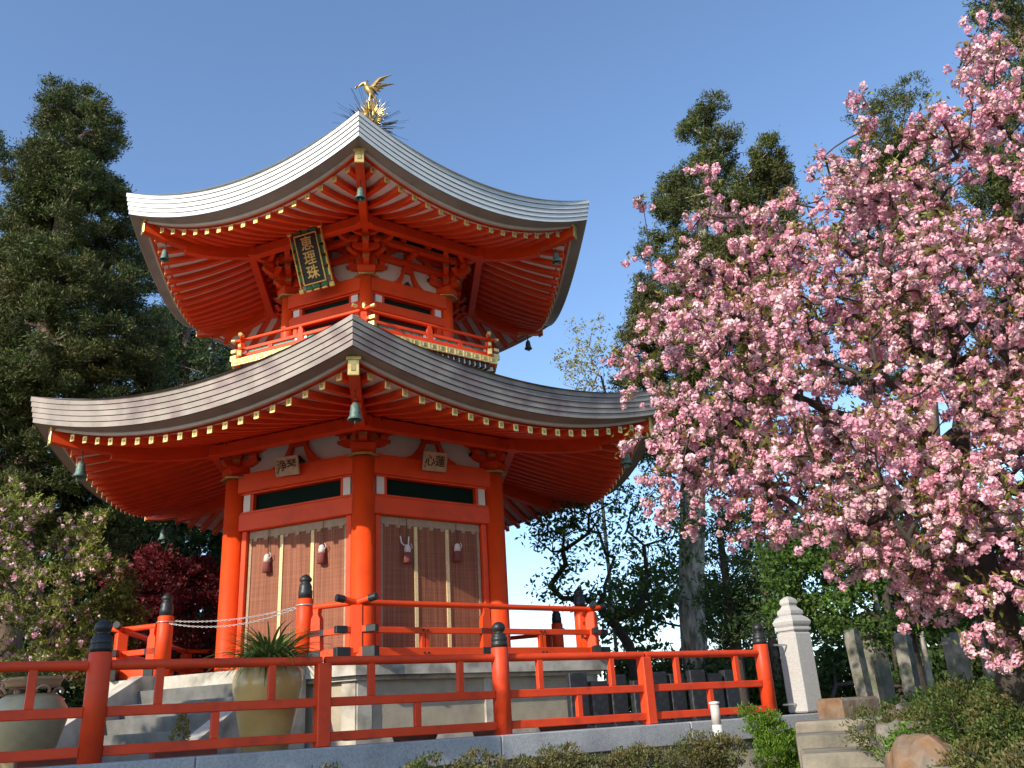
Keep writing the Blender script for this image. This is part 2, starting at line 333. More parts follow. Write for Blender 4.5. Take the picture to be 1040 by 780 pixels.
BLOBS = {
 'ca': '-645,604,444,38 -548,798,619,52 -653,597,1097,54 -983,704,827,45 -798,786,625,43 -679,629,433,38 -589,740,749,56 -1085,512,543,40 -673,557,863,46 -743,626,615,49 -980,599,448,53 -616,920,677,50 -897,802,1464,48 -737,516,685,41 -1102,558,479,38 -664,802,723,45 -815,498,595,51 -944,816,918,54 -838,619,1362,59 -1001,810,1155,57 -962,751,503,57 -830,806,1275,45 -963,674,676,39 -795,499,1323,43 -942,837,1486,50 -951,465,597,56 -838,745,877,45 -919,552,1033,46 -708,529,522,44 -820,662,534,57 -834,656,1739,44 -926,510,404,38 -959,790,966,46 -987,663,1275,55 -923,470,628,43 -1037,684,1230,45 -815,753,665,47 -1026,654,1037,55 -782,614,773,44 -979,497,467,42 -753,500,981,53 -992,556,827,42 -1084,651,669,57 -895,863,1601,51 -819,596,1575,58 -586,812,552,51 -781,686,1157,56 -941,867,1565,47 -926,633,1744,47 -885,708,1167,52 -732,756,1131,59 -990,594,1176,54 -884,578,1536,52 -814,621,901,40 -963,675,424,48 -648,775,423,50 -950,572,1327,42 -979,807,1527,43 -1056,574,710,39 -694,691,1122,44 -832,572,994,40 -875,468,752,60 -561,675,644,41 -926,772,1814,38 -869,705,499,53 -957,669,1028,42 -920,716,453,56 -754,888,1193,46 -756,692,780,42 -802,707,1555,48 -885,751,878,39 -715,761,959,39 -793,522,443,50 -933,742,1722,51 -727,587,1356,56 -1017,832,697,57 -929,643,1683,59 -710,780,599,49 -946,628,1376,42 -663,864,1002,51 -950,442,556,44 -692,794,941,46 -850,807,1041,40 -840,523,1150,44 -831,645,1145,41 -825,783,1203,43 -900,577,1090,41 -689,648,950,57 -728,891,742,38 -754,765,497,43 -834,615,1101,44 -957,859,1424,52 -996,746,1049,43 -965,621,1339,42 -1022,575,734,50 -1061,728,444,51 -850,777,1631,51 -902,645,471,50 -860,730,548,40 -1045,690,834,51 -717,740,1090,58 -958,498,863,40 -955,809,1028,46 -1025,629,932,49 -796,818,1469,52 -883,704,1575,58 -1005,604,993,40 -723,813,1294,41 -1001,843,1212,46 -1064,725,1036,46 -888,507,1110,42 -592,787,726,54 -711,696,634,50 -998,752,556,59 -872,904,1015,48 -1029,668,868,41 -794,867,597,39 -1026,809,991,47 -661,681,420,56 -856,751,1094,58 -932,516,664,41 -916,902,983,59 -688,566,1057,45 -720,686,1341,46 -996,697,1549,46 -1068,744,498,38 -972,668,929,54 -649,658,850,54 -817,590,1231,39 -884,444,459,41 -938,666,1275,46 -1077,602,601,42 -798,464,490,43 -723,568,683,47 -782,625,1625,50 -880,508,1064,56 -835,854,842,40 -677,683,1212,52 -706,735,734,49 -785,723,1468,54 -920,563,1374,44 -977,572,784,41 -695,568,423,44 -815,492,996,41 -688,807,691,49 -882,673,1191,43 -657,722,1172,56 -761,650,1176,41 -1017,832,1039,40 -712,826,460,55 -1001,640,1084,39 -536,616,567,52 -927,794,476,54 -626,560,569,40 -775,767,1163,57 -863,556,388,44 -1105,680,611,50 -938,483,563,44 -1083,700,868,57 -803,514,1417,42 -762,524,1382,48 -900,709,1805,43 -790,775,1012,56 -560,755,728,44 -893,736,1594,45 -908,474,727,42 -749,684,460,45 -735,521,925,46 -856,810,965,56 -974,848,724,55 -1026,474,471,51 -801,592,1647,39 -767,914,768,59 -991,645,1434,43 -760,646,538,55 -688,699,668,48 -762,872,562,50 -705,557,1021,43 -846,579,1376,58 -611,869,837,58 -650,679,580,46 -731,715,496,43 -936,653,1065,57 -762,504,758,45 -840,916,725,44 -1022,685,954,52 -989,701,1171,41 -565,590,547,56 -757,701,596,43 -819,657,1459,39 -783,590,1151,41 -893,892,1412,45 -988,781,1019,41 -999,678,1057,40 -974,832,651,57 -782,627,396,38 -820,729,1647,59 -598,804,881,58 -1100,736,738,55 -1123,671,482,57 -997,832,874,57 -899,843,928,52 -840,768,951,46 -684,553,568,46 -850,737,1382,43 -721,588,399,54 -960,675,1655,43 -1014,745,987,48 -974,770,1643,40 -845,524,463,45 -916,566,642,52 -958,837,1389,55 -856,544,814,58 -985,697,890,45 -618,588,880,54 -932,632,1501,39 -806,650,1688,56 -933,494,517,49 -749,912,632,55 -1068,762,652,48 -958,803,1798,51 -662,538,934,41 -959,871,1148,43 -868,610,800,49 -683,787,1205,55 -931,502,465,56 -779,855,989,41 -851,865,788,50 -606,655,957,59 -876,663,779,59 -973,793,1705,47 -907,757,753,58 -770,706,1317,51 -761,618,1561,47 -722,816,1370,52 -778,783,1354,57 -860,644,479,53 -946,616,850,56 -803,818,833,54 -1060,591,659,41 -744,602,819,40 -837,624,1487,52 -762,756,842,51 -916,655,928,54 -822,679,398,47 -585,684,763,58 -931,892,1192,49 -892,841,584,45 -1048,759,1049,59 -883,491,683,58 -902,812,1536,42 -857,551,1352,55 -891,515,1409,47 -1009,806,1276,54 -936,633,732,40 -620,842,610,57 -884,922,727,44 -1048,734,797,55 -678,599,526,49 -985,779,1570,45 -620,608,601,52 -838,494,494,51 -973,728,579,59 -864,732,815,56 -576,658,857,54 -763,859,1289,51 -909,681,1398,58 -798,670,916,41 -727,656,480,58 -549,681,494,39 -1014,660,1171,56 -727,794,881,38 -727,647,1034,48 -902,783,1388,49 -854,606,482,57 -873,828,733,50 -992,459,577,48 -886,897,607,45 -968,603,1415,57 -1004,682,987,59 -982,558,464,46 -662,569,735,42 -767,808,496,49 -817,717,1609,45 -1057,762,578,48 -815,496,1244,39 -609,669,492,42 -930,645,1430,40 -614,783,807,59 -806,561,1368,42 -910,583,1130,52 -710,582,880,45 -992,666,1222,44 -959,585,378,44 -1138,660,584,53 -557,658,558,41 -840,513,799,57 -1016,662,777,49 -1011,656,408,44 -846,791,1170,48 -911,514,1151,60 -881,771,464,56 -647,796,981,59 -951,638,1213,45 -623,635,675,53 -672,615,814,57 -840,698,1135,51 -838,487,967,51 -746,689,1029,46 -882,754,1313,42 -724,479,836,40 -1106,773,562,58 -736,625,682,58 -1058,709,720,50 -1031,543,414,39 -1050,605,553,57 -694,880,556,46 -820,469,1104,56 -906,718,1326,51 -1025,497,555,54 -978,606,743,52 -751,629,1381,59 -973,627,415,57 -765,753,435,55 -863,767,422,42 -792,696,1400,42 -770,783,458,59 -935,642,444,55 -1044,744,878,57 -865,621,1450,56 -726,832,603,56 -994,587,910,59 -863,570,494,49 -814,651,982,53 -822,826,929,56 -762,545,1246,55 -1005,841,1129,52 -1048,615,976,44 -1023,545,638,43 -902,539,1465,49 -782,550,413,46 -977,439,506,51 -839,871,1344,52 -821,658,707,58 -594,629,513,57 -1058,678,1104,52 -966,527,762,51 -936,755,415,57 -819,597,394,41 -987,784,1450,52 -909,746,1421,39 -840,628,1605,38 -876,690,1258,53 -802,920,957,56 -939,637,576,49 -758,697,529,57 -655,608,707,47 -913,498,914,52 -881,518,852,40 -1080,669,465,42 -753,817,933,45 -987,712,1336,38 -722,889,661,52 -788,899,1111,38 -768,744,948,46 -983,773,1205,49 -726,899,585,57 -555,719,682,55 -688,647,1059,51 -935,703,1444,52 -712,801,1056,44 -1033,560,484,59 -1000,738,816,44 -736,639,405,49 -937,580,1481,53 -809,761,422,56 -1079,629,725,42 -757,647,845,39 -596,599,653,51 -579,873,594,51 -622,698,1009,49 -961,816,502,58 -782,455,847,43 -937,646,525,42 -1025,651,709,56 -906,563,386,47 -821,449,781,42 -651,695,499,51 -964,833,1329,42 -950,580,1290,59 -890,609,452,47 -830,778,1532,51 -747,704,669,51 -760,678,961,39 -738,482,1066,44 -974,846,911,47 -865,569,446,45 -531,696,538,41 -717,833,1128,49 -730,743,615,44 -863,580,1123,38 -642,827,1079,41 -652,654,385,58 -682,923,658,54 -964,734,1361,45 -860,835,495,51 -721,754,1308,50 -773,581,560,41 -833,822,1325,42 -568,757,607,41 -924,768,1026,58 -915,601,1678,41 -640,547,615,40 -696,783,821,45 -885,775,1566,60 -873,737,1001,41 -863,870,1533,50 -808,655,873,47 -863,563,739,55 -987,647,858,52 -740,538,1052,51 -845,520,1383,45 -920,729,1477,49 -986,650,983,41 -650,735,914,49 -861,561,682,46 -838,559,579,42 -732,561,587,47 -881,716,729,59 -946,783,743,44',
 'cb': '-1178,1519,754,96 -1543,1577,609,72 -1264,1177,1885,81 -1316,1538,977,77 -1382,1372,1128,111 -1205,1215,666,83 -1208,1562,631,73 -1472,1568,1534,109 -1565,1234,970,96 -1446,1437,1125,76 -1535,1493,851,82 -1325,1291,802,80 -1161,1324,968,96 -1341,1584,554,86 -1304,1095,1068,93 -1216,1125,1128,93 -1233,1198,1179,78 -1456,1494,1630,105 -1597,1283,1148,98 -1127,1339,412,105 -1382,1393,1437,112 -1077,1198,439,110 -1283,1237,589,89 -1461,1633,722,101 -1228,1464,949,87 -1555,1361,519,79 -1372,1010,1044,113 -1240,1365,1471,86 -1664,1291,1361,89 -1363,1515,1518,87 -1436,1203,1075,86 -1315,1370,789,94 -1166,1191,575,91 -1263,1265,1299,77 -1208,1422,1158,88 -1641,1292,1601,106 -1235,1274,1011,85 -1394,1031,914,103 -1400,1458,822,102 -1368,1140,1919,112 -1618,1202,1166,113 -1432,1344,561,100 -1400,1232,852,93 -1369,1440,1778,109 -1610,1437,720,105 -1439,1311,653,100 -1501,1360,472,108 -1427,1521,487,74 -1520,1110,1165,99 -1605,1218,1818,99 -1274,1412,1624,76 -1361,1022,816,99 -1664,1374,1935,101 -1564,1195,1089,71 -1251,1541,1210,93 -1289,1317,1217,89 -1380,1498,1360,89 -1175,1335,696,84 -1476,1486,1222,99 -1328,1142,734,108 -1434,1211,912,109 -1257,1501,1010,81 -1763,1328,1688,78 -1497,1229,1649,72 -1394,1285,1118,92 -1364,1044,712,89 -1288,1178,1108,104 -1450,1319,1469,73 -1327,1192,1422,101 -1446,1063,1281,102 -1179,1389,1100,107 -1264,1240,401,82 -1285,1141,1359,90 -1701,1428,1790,76 -1405,1165,1808,94 -1260,1375,1139,109 -1497,1309,1199,91 -1435,1153,393,87 -1337,1453,451,84 -1584,1267,1400,87',
 'cc': '-495,1532,683,75 -520,1675,642,62 -800,1678,617,67 -610,1693,793,63 -764,1536,1455,61 -749,1485,802,63 -597,1749,1277,58 -554,1675,1002,77 -585,1685,1393,74 -784,1494,1270,88 -489,1569,622,58 -476,1641,1196,75 -764,1774,1439,56 -478,1587,898,77 -729,1813,938,76 -877,1704,1188,71 -864,1790,1008,88 -799,1530,1381,78 -878,1759,1089,73 -620,1640,1133,60 -830,1640,1042,61 -645,1566,953,75 -848,1786,680,82 -701,1477,634,86 -641,1775,1438,73 -728,1815,1399,86 -884,1733,1329,85 -463,1724,646,83 -611,1468,1174,71 -824,1640,1227,88 -464,1737,1167,56 -702,1701,997,65 -708,1640,971,57 -887,1799,846,83 -648,1531,840,63 -592,1766,773,64 -447,1689,713,58 -782,1775,1227,80 -592,1454,864,71 -761,1691,873,76 -717,1751,1056,68 -559,1584,735,62 -807,1465,1139,59 -454,1700,817,82 -600,1696,1058,81 -683,1605,1038,77 -641,1722,1003,60 -540,1744,878,58 -506,1741,593,59 -717,1448,877,80 -506,1660,1083,64 -619,1895,816,76 -606,1505,958,87 -454,1788,645,66 -535,1488,1159,72 -671,1877,1178,70 -844,1479,909,85 -610,1606,1089,62 -856,1731,1438,78 -826,1857,918,60 -767,1475,1067,64 -838,1565,1263,66 -499,1734,688,87 -795,1559,634,66 -667,1724,1192,68 -489,1639,1268,88 -528,1626,598,60 -586,1765,836,71 -498,1683,963,58 -778,1856,875,81 -748,1795,1523,84 -790,1747,1382,83 -618,1636,1225,69 -773,1723,654,57 -666,1692,782,72 -660,1506,1082,74 -819,1668,1374,80 -734,1632,1292,59 -828,1851,1135,67 -563,1810,1192,90 -723,1680,1129,90 -827,1683,861,64 -669,1855,1234,72 -712,1835,767,78 -844,1608,950,81 -830,1474,973,76 -722,1496,1222,71 -579,1867,857,75 -616,1512,1299,68 -832,1721,985,70 -809,1556,791,87 -763,1598,1505,90 -643,1584,1298,60 -689,1680,1493,58 -640,1798,1122,60 -550,1668,1348,59 -604,1830,1398,80 -779,1751,809,67 -634,1571,717,68 -651,1657,865,62 -737,1675,680,74 -823,1773,1328,84 -612,1706,632,69 -673,1782,611,66 -801,1548,565,57 -868,1543,713,63 -537,1708,1248,62 -922,1752,1162,57 -875,1704,762,82 -585,1633,610,83 -768,1610,1000,80 -778,1731,1283,86 -453,1670,1029,78 -662,1442,1039,70 -873,1621,1001,89 -895,1561,888,71 -692,1618,801,74 -723,1699,778,83 -589,1776,1098,83 -447,1597,1120,64 -532,1488,925,82 -610,1863,1245,68 -588,1820,978,78 -783,1617,698,86 -609,1504,642,79 -841,1633,1114,79 -435,1608,805,63 -592,1743,704,74 -836,1730,1511,75 -584,1586,863,64',
 'cd': '894,190,801,34 898,454,1305,49 1136,353,1357,38 1078,183,1097,37 724,433,661,35 941,245,668,46 756,388,499,40 1128,270,1254,44 1064,329,1117,48 945,336,486,47 1057,381,932,44 941,303,584,44 899,230,1310,37 978,464,996,48 1027,404,777,48 906,358,606,38 949,335,738,38 927,234,694,49 857,255,757,35 1072,195,1321,50 976,339,525,47 788,338,548,49 842,516,678,44 1028,265,1206,48 1002,382,672,41 805,273,711,32 978,317,1048,47 729,344,659,38 757,330,597,48 1028,259,656,32 1035,200,1058,34 981,410,546,43 771,444,972,39 849,285,623,40 743,363,750,34 808,232,934,45 1011,411,1531,41 1010,317,1392,34 973,381,900,42 955,413,986,45 837,367,561,45 855,349,859,40 801,444,1190,37 805,492,639,44 808,291,536,45 900,465,694,44 1077,346,994,39 703,395,758,36 988,294,863,42 989,324,962,38 818,222,586,38 1091,225,1344,50 829,358,1227,40 1035,406,1181,44 743,349,924,47 968,390,509,35 966,429,742,46 805,319,750,46 1007,267,624,40 877,282,949,33 931,486,939,42 927,508,838,48 1124,254,1174,38 1011,306,611,36 939,254,888,42 803,324,574,34 821,357,645,49 977,291,1220,38 952,399,585,37 850,396,721,38 962,296,884,50 874,239,612,37 1001,398,1078,39 1034,420,1410,45 825,286,978,36 1065,263,931,46 1096,352,900,38 874,356,1318,42 837,282,717,34 1062,327,1303,37 1067,292,1222,49 984,444,1375,37 899,390,578,39 1088,201,1255,40 847,426,1152,45 990,214,1235,32 871,311,977,50 868,510,821,43 696,294,532,43 983,301,683,42 813,463,1019,35 900,356,524,40 996,268,921,48 1016,220,785,42 995,189,915,46 1002,416,1302,33 941,274,1338,38 841,473,669,41 1111,296,1289,38 845,317,924,50 728,289,505,36 936,339,1492,41 892,433,1095,48 1069,306,786,33 921,209,832,40 748,447,734,35 883,336,732,44 820,234,785,35 973,267,766,41 999,265,867,44 866,274,530,41 803,397,849,47 826,286,1094,38 835,208,811,48 1071,233,1229,35 1008,215,1111,34 743,405,629,37 932,265,475,48 1080,416,1211,47 838,393,635,48 679,371,815,39 1027,282,1449,33 1068,281,1071,49 1074,395,1110,43 895,385,501,50 829,278,1212,40 667,373,723,46 822,317,600,40 690,449,584,47 1034,288,646,48 983,474,906,41 1018,211,1264,50 961,419,867,50 824,354,1049,49 844,335,964,40 724,499,651,45 822,341,1272,34 1023,212,960,38 1038,301,808,40 834,281,497,37 917,304,1472,34 998,432,1119,39 723,306,931,41 1097,229,1295,44 830,449,972,42 747,357,830,50 1046,409,853,46 1019,214,845,43 904,179,702,37 974,239,698,34 790,314,849,36 1044,313,1183,33 815,477,980,49 765,282,816,42 1007,336,859,43 1016,314,1081,33 935,230,597,34 715,412,552,40 873,309,845,43 892,368,1289,32 933,183,717,49 997,377,1341,33 958,356,789,48 1007,238,733,33 704,388,527,35 954,296,529,38 944,502,893,34 728,302,869,42 1062,250,1030,34 964,474,1051,46 924,308,525,49 867,194,1179,41 962,298,1186,49 802,212,709,48 849,380,1288,44 858,175,946,46 958,328,632,48 930,316,1354,47 927,434,976,47 1051,376,1072,43 1126,287,1099,45 960,376,625,41 965,274,1409,50 830,450,849,37 697,434,735,34 768,471,705,33 980,445,676,35 700,323,841,38 763,236,769,42 812,456,630,47 761,476,957,44 872,266,895,50 862,394,1341,34 775,448,932,50 1051,170,1016,43 750,257,554,47 1142,298,1164,35 899,325,599,39 1039,384,711,42 791,308,713,45 870,297,1309,40 906,382,1006,41 1105,208,1226,36 964,268,635,35 790,264,897,49 1136,282,1220,39 889,314,1089,43 971,362,1542,45 1037,333,1057,49 825,380,669,47 782,409,1121,38 926,243,825,45 1023,367,922,44 888,243,1019,43 972,186,1031,44 1039,344,826,40 874,449,787,34 938,171,1084,33 1037,391,887,43 715,370,886,38 875,207,639,50 776,458,849,36 887,325,1261,37 1056,222,974,34 714,445,891,40 969,331,1085,41 1042,447,1087,44 847,258,805,40 1064,265,863,48 958,152,1158,32 902,288,988,43 988,350,815,46 879,466,831,45 741,407,976,40 655,366,605,37 924,431,1186,35 911,291,1052,38 765,478,765,45 1069,414,1006,48 1057,242,898,47 1085,297,911,33 899,209,662,43 744,364,992,46 664,424,676,43 703,467,827,48 669,376,648,46 954,236,1217,43 980,276,1536,45 1089,319,1049,49 880,174,994,48 927,222,947,37 961,309,1530,37 779,406,868,34 745,415,873,48 853,415,1251,48 696,305,724,38 946,271,1069,33 745,353,789,48 785,354,938,41 967,454,781,37',
 'ce': '1577,436,1046,50 1683,581,1254,55 1582,468,1548,70 1669,430,1683,57 1515,477,938,52 1704,573,842,52 1758,492,1652,63 1763,581,1014,65 1756,660,1645,61 1850,635,1685,67 1821,639,1896,51 1675,757,947,63 1760,483,1377,72 1689,580,1558,59 1619,471,876,53 1667,423,1415,52 1687,683,1460,51 1489,506,843,55 1721,466,1174,64 1607,661,1051,48 1757,570,915,56 1551,753,905,50 1663,490,1314,47 1741,551,1063,57 1619,595,1383,70 1720,489,1053,54 1635,725,1198,61 1727,471,1340,69 1843,544,1479,52 1584,459,1279,68 1608,417,1582,52 1846,545,1861,66 1631,457,1304,67 1627,620,1488,62 1800,500,1428,53 1641,537,859,57 1692,511,1379,66 1642,630,1076,67 1676,551,1045,66 1450,650,820,48 1668,722,1368,67 1633,560,1589,59 1615,675,1108,46 1608,443,968,71 1821,657,1540,53 1619,493,1493,49 1547,700,1194,49 1767,641,921,70 1669,618,927,59 1735,468,1548,64 1753,472,1486,68 1694,655,1050,69 1715,548,947,53 1753,676,1000,59 1739,555,1663,65 1588,638,1285,47 1658,590,800,68 1740,543,1505,70 1763,541,1287,62 1804,627,1205,64 1605,495,1720,50 1438,695,868,54 1798,615,1668,62 1692,514,1126,64 1500,505,1098,50 1701,663,1160,58 1549,632,813,70 1801,532,1613,46 1645,657,844,59 1828,635,1637,62 1610,697,859,62 1747,731,1253,56 1596,751,1085,72 1458,610,1025,61 1701,441,1105,60 1646,689,1276,70 1620,521,1105,58 1795,662,1698,50 1476,594,919,56 1592,631,963,57',
 'cf': '1788,59,1108,59 1711,175,1256,71 1620,-126,1025,45 1785,-244,1364,51 1763,120,1401,46 1612,29,1205,60 1648,68,1138,55 1889,-165,1520,50 1647,-3,873,61 1721,-217,1091,52 1874,-107,1555,52 1911,-25,1945,46 1787,-48,1616,71 1794,-126,1830,52 1617,-180,1433,57 1727,-205,1139,71 1711,-179,897,69 1755,-106,1482,47 1866,80,879,63 1592,65,1139,60 1778,-202,1472,50 1890,114,1538,47 1709,-21,1364,52 1880,148,1365,48 1790,78,1597,46 1778,151,1468,62 1639,67,1233,48 1652,133,1182,53 1835,-20,1881,55 1913,-24,1080,72 1907,-34,1329,61 1775,3,574,59 1571,-147,1113,56 1615,137,876,63 1752,-66,1120,59 1571,41,997,47 1895,-87,1130,67 1726,-1,1731,64 1673,-48,1308,56 1660,-218,1118,58 1684,24,1480,49 1639,102,1103,71 1752,-93,867,65 1598,-178,1304,67 1664,-229,1386,47 1596,86,1054,51 1903,-151,1374,57 1727,-159,1732,52 1514,44,619,56 1628,-3,1123,70 1755,135,1136,63 1555,-114,805,61 1597,135,820,45 1713,-137,1311,59 1723,248,838,66 1839,56,1903,71 1928,-57,1439,54 1831,-32,1256,64 1755,133,1618,50 1771,52,899,70 1676,-86,1162,50 1661,-22,1021,71 1805,-203,1428,49 1607,100,1008,66 1602,-11,614,58 1622,-33,661,65 1576,68,629,70 1936,-99,1456,66 1715,-102,1346,69 1622,41,731,54 1621,119,705,65 1826,-175,1641,49 1814,-117,1095,62 1773,-173,1351,52 1598,25,665,60 1842,45,1774,46 1630,187,1048,64 1744,90,875,56 1786,-29,780,65 1551,-129,715,58 1752,66,614,49 1814,-11,1805,64 1741,-58,1785,54 1872,96,1401,70 1792,115,1073,58 1497,-23,647,56 1746,156,830,55 1749,-29,678,63 1807,-142,1429,45 1637,-174,806,47 1816,85,705,68 1595,204,673,65 1950,-31,1282,56 1536,105,741,50 1673,-174,1097,49 1720,-55,585,63 1793,202,1028,57 1745,-176,1017,55 1875,-58,1065,72 1738,49,1202,63 1667,35,858,61 1798,11,747,72 1660,52,1085,49 1669,-29,1178,68 1688,-42,1637,62 1552,-76,852,50 1718,-219,1280,62 1671,-105,863,45 1758,228,957,61 1816,-216,1600,66',
 'dg': '617,121,310,36 598,306,312,48 596,184,130,50 632,297,208,35 591,182,169,39 543,313,261,39 395,261,185,50 644,340,245,49 622,272,274,32 449,374,333,37 672,186,435,33 521,232,103,36 731,257,374,33 396,275,335,38 435,192,155,50 448,291,236,40 546,196,107,33 516,308,369,41 666,266,163,48 629,165,376,48 669,158,307,35 502,269,137,46 597,259,345,45 575,315,158,44 513,131,159,33 484,210,394,44 429,235,227,44 730,281,325,42 475,187,285,43 429,211,306,32 364,237,287,35 545,199,404,32 608,216,458,39 514,318,436,40 632,284,390,38 641,126,211,49 459,235,156,33 525,284,181,38 415,169,310,43 606,359,256,45 466,343,366,40 416,294,288,49 638,162,249,48 495,144,313,34 460,213,349,38 592,230,141,50 544,370,320,32 562,224,370,39 585,126,173,45 712,259,287,40',
 'dh': '734,-8,61,36 675,-31,251,35 756,-31,258,35 740,0,134,45 705,-25,55,44 709,-48,78,50 771,36,190,43 773,22,138,34 689,24,129,44 694,11,25,46 706,-54,123,47 738,-39,120,35 673,-71,48,48 665,-53,111,50 774,-54,92,49 717,-28,276,38 769,-12,94,45 739,13,100,32 688,37,165,32 670,-16,40,48 698,32,195,32 712,-64,268,36 778,-64,130,41 728,-65,185,47 708,53,59,42 752,27,279,36 727,3,245,48 763,-61,200,43 744,-85,46,35 716,25,280,33 700,-37,213,46 685,13,73,43 700,-15,110,43 748,48,106,46 719,-68,151,50 744,-46,51,41',
 'di': '783,-395,156,33 909,-486,45,48 799,-376,137,48 693,-343,118,37 852,-446,38,44 684,-271,110,33 777,-287,98,41 804,-445,22,50 849,-368,134,36 772,-356,87,47 831,-325,101,45 866,-428,117,47 789,-453,127,32 826,-477,114,32 660,-323,47,33 738,-349,135,48 735,-437,117,33 706,-314,132,32 669,-325,90,38 876,-393,19,33 873,-468,98,47 929,-480,12,38 691,-271,156,34 710,-374,128,33 739,-376,174,41 744,-320,75,35 776,-456,76,32 686,-404,143,38 713,-343,27,48 654,-348,128,39 766,-396,12,45 708,-290,52,40 879,-360,45,34 680,-329,159,47 904,-443,79,40 722,-400,60,37 806,-461,88,38 838,-502,54,38 744,-416,95,47 706,-409,113,44 697,-373,18,35 901,-405,53,44 686,-338,66,40 670,-294,67,39 740,-288,43,44 788,-351,156,45 685,-365,172,40 916,-422,23,35 953,-452,63,39 862,-486,25,41',
 'dj': '1900,394,185,72 1772,400,-141,91 778,940,-54,89 1454,495,194,81 1548,479,307,75 1671,516,129,91 1412,574,375,85 1812,251,264,86 1523,685,330,79 1753,482,77,89 734,929,168,87 1462,645,101,94 1688,297,150,66 1295,574,-56,73 1865,323,-58,69 1162,891,33,71 953,806,347,70 1613,601,313,73 972,833,-88,68 743,904,11,74 791,807,161,70 1268,707,338,92 1484,589,406,70 1269,606,71,70 1856,260,177,62 1177,726,411,61 1742,296,178,63 1331,675,-159,78 1635,365,45,93 815,875,-120,71 1179,813,-113,79 1672,534,-46,80 1566,401,120,82 1763,403,338,71 1657,457,349,80 1827,436,232,86 1881,295,52,72 1447,461,40,83 1232,777,-25,71 1566,638,299,75 1737,466,224,75 1444,593,143,70 969,828,231,79 911,768,205,89 1354,670,-79,87 1472,528,127,67 1607,618,109,62 1587,564,-150,68 1561,472,-150,90 1321,693,423,74 771,875,256,73 1775,471,-153,84 1522,521,445,68 941,878,-134,73 792,945,166,62 1523,669,-73,85 1496,711,158,84 1495,738,244,88 1159,740,189,90 944,819,130,63 1537,555,145,69 904,850,-10,88 1578,422,238,65 887,985,287,84 1707,366,-52,88 882,891,-125,66 1439,739,196,63 1488,608,223,79 1542,414,21,82 1159,887,238,84 1811,242,-82,84 1307,782,19,70 1686,449,255,86 1844,399,355,65 1224,706,278,89 1828,251,29,91 1713,567,18,74 828,818,-85,83 1766,510,-71,94 1782,293,-114,62 1353,602,270,66 1074,933,162,89 1129,762,305,67 1095,871,-6,67 1019,870,197,74 1801,285,346,86 1782,424,5,62 1672,379,-142,72 1811,313,29,96 1685,409,136,65 1367,552,45,77 982,905,9,68 1618,436,10,79 1602,524,333,90 822,893,-21,69 1562,601,401,75 1625,354,-49,75 1863,217,327,90 1876,325,331,65 1397,591,83,83 1355,618,-160,65 1615,479,158,74 801,868,54,67 1605,542,445,77 1104,706,-26,65',
 'dk': '879,420,-2,50 1404,112,-41,44 1085,267,-44,50 663,399,-2,39 1046,274,-16,48 1438,-61,22,39 1396,123,-99,58 1259,123,3,53 1486,12,-117,43 1190,188,36,44 1244,251,-83,43 907,347,-79,58 1306,86,-122,41 1364,149,-21,49 1366,48,-142,59 790,304,-9,59 1026,239,-95,59 771,381,-11,56 1241,246,-30,58 1094,245,7,45 704,436,-5,42 1347,-25,-27,51 1139,194,-14,59 926,334,-14,41 741,421,-20,58 1371,32,-43,43 1130,108,-73,46 1045,289,-105,57 636,471,6,38 1438,49,-27,59 944,376,14,52 1174,162,-37,49 1436,-93,-11,50 892,267,-93,47 1233,184,-8,51 1314,25,-114,51 606,350,-50,49 606,465,-82,55 1444,33,-79,38 835,311,3,58 1377,-15,-115,46 777,451,12,59 1302,55,15,51 1218,98,-45,58 1148,228,16,55 982,366,-107,53 1149,157,-129,44 1225,210,-64,47 994,189,-20,38 1050,177,9,39 1115,273,-102,47 1137,168,32,54 621,498,-27,58 976,229,-58,51 606,501,29,50 1315,81,-40,55 1333,29,13,40 966,333,-97,38 1303,175,-35,51 1321,186,-115,52 1488,-43,-29,60 1154,274,-1,53 1438,-85,-59,60 752,400,-74,47 1114,179,-61,52 868,372,-39,48 1421,-76,-106,49 1204,134,24,58 1380,-43,20,57 830,310,-102,46 605,508,-79,50 1157,307,-69,57 1001,319,-100,59 1277,51,-71,39 1120,224,-77,38 1177,251,-73,48 902,430,-55,58 1060,344,-40,54 771,360,-71,59 671,339,-74,39 1044,224,21,47 1323,157,5,54 1309,209,-86,53 1006,375,-46,54 605,455,21,52 611,415,-63,51 1260,42,8,48 1121,290,33,45 1259,111,-133,52 1282,134,-67,47 1425,7,-122,57 692,492,-89,49 1060,236,-120,59 982,380,20,49 1088,313,-2,41 926,315,-94,38 991,236,-115,52 1161,139,-98,49 813,347,-14,56 1224,63,-98,40 849,409,-98,57 572,500,-51,56 1368,94,3,50 941,339,29,45 749,319,-72,56 858,280,-44,58 1369,-76,-48,57 1163,122,-34,49 742,452,-82,45 1419,-53,-145,46',
 'sp': '606,604,866,41 681,584,903,53 609,633,932,38 589,665,896,50 646,658,939,50 687,619,926,35 681,633,994,41 625,704,884,42 656,689,828,47 559,701,925,34 640,682,1011,48 673,643,749,52 648,629,965,52 561,639,870,53 572,605,833,52 659,608,743,43 635,589,829,41 591,642,803,37 674,633,795,38 684,695,903,42 668,592,851,35 610,616,817,52',
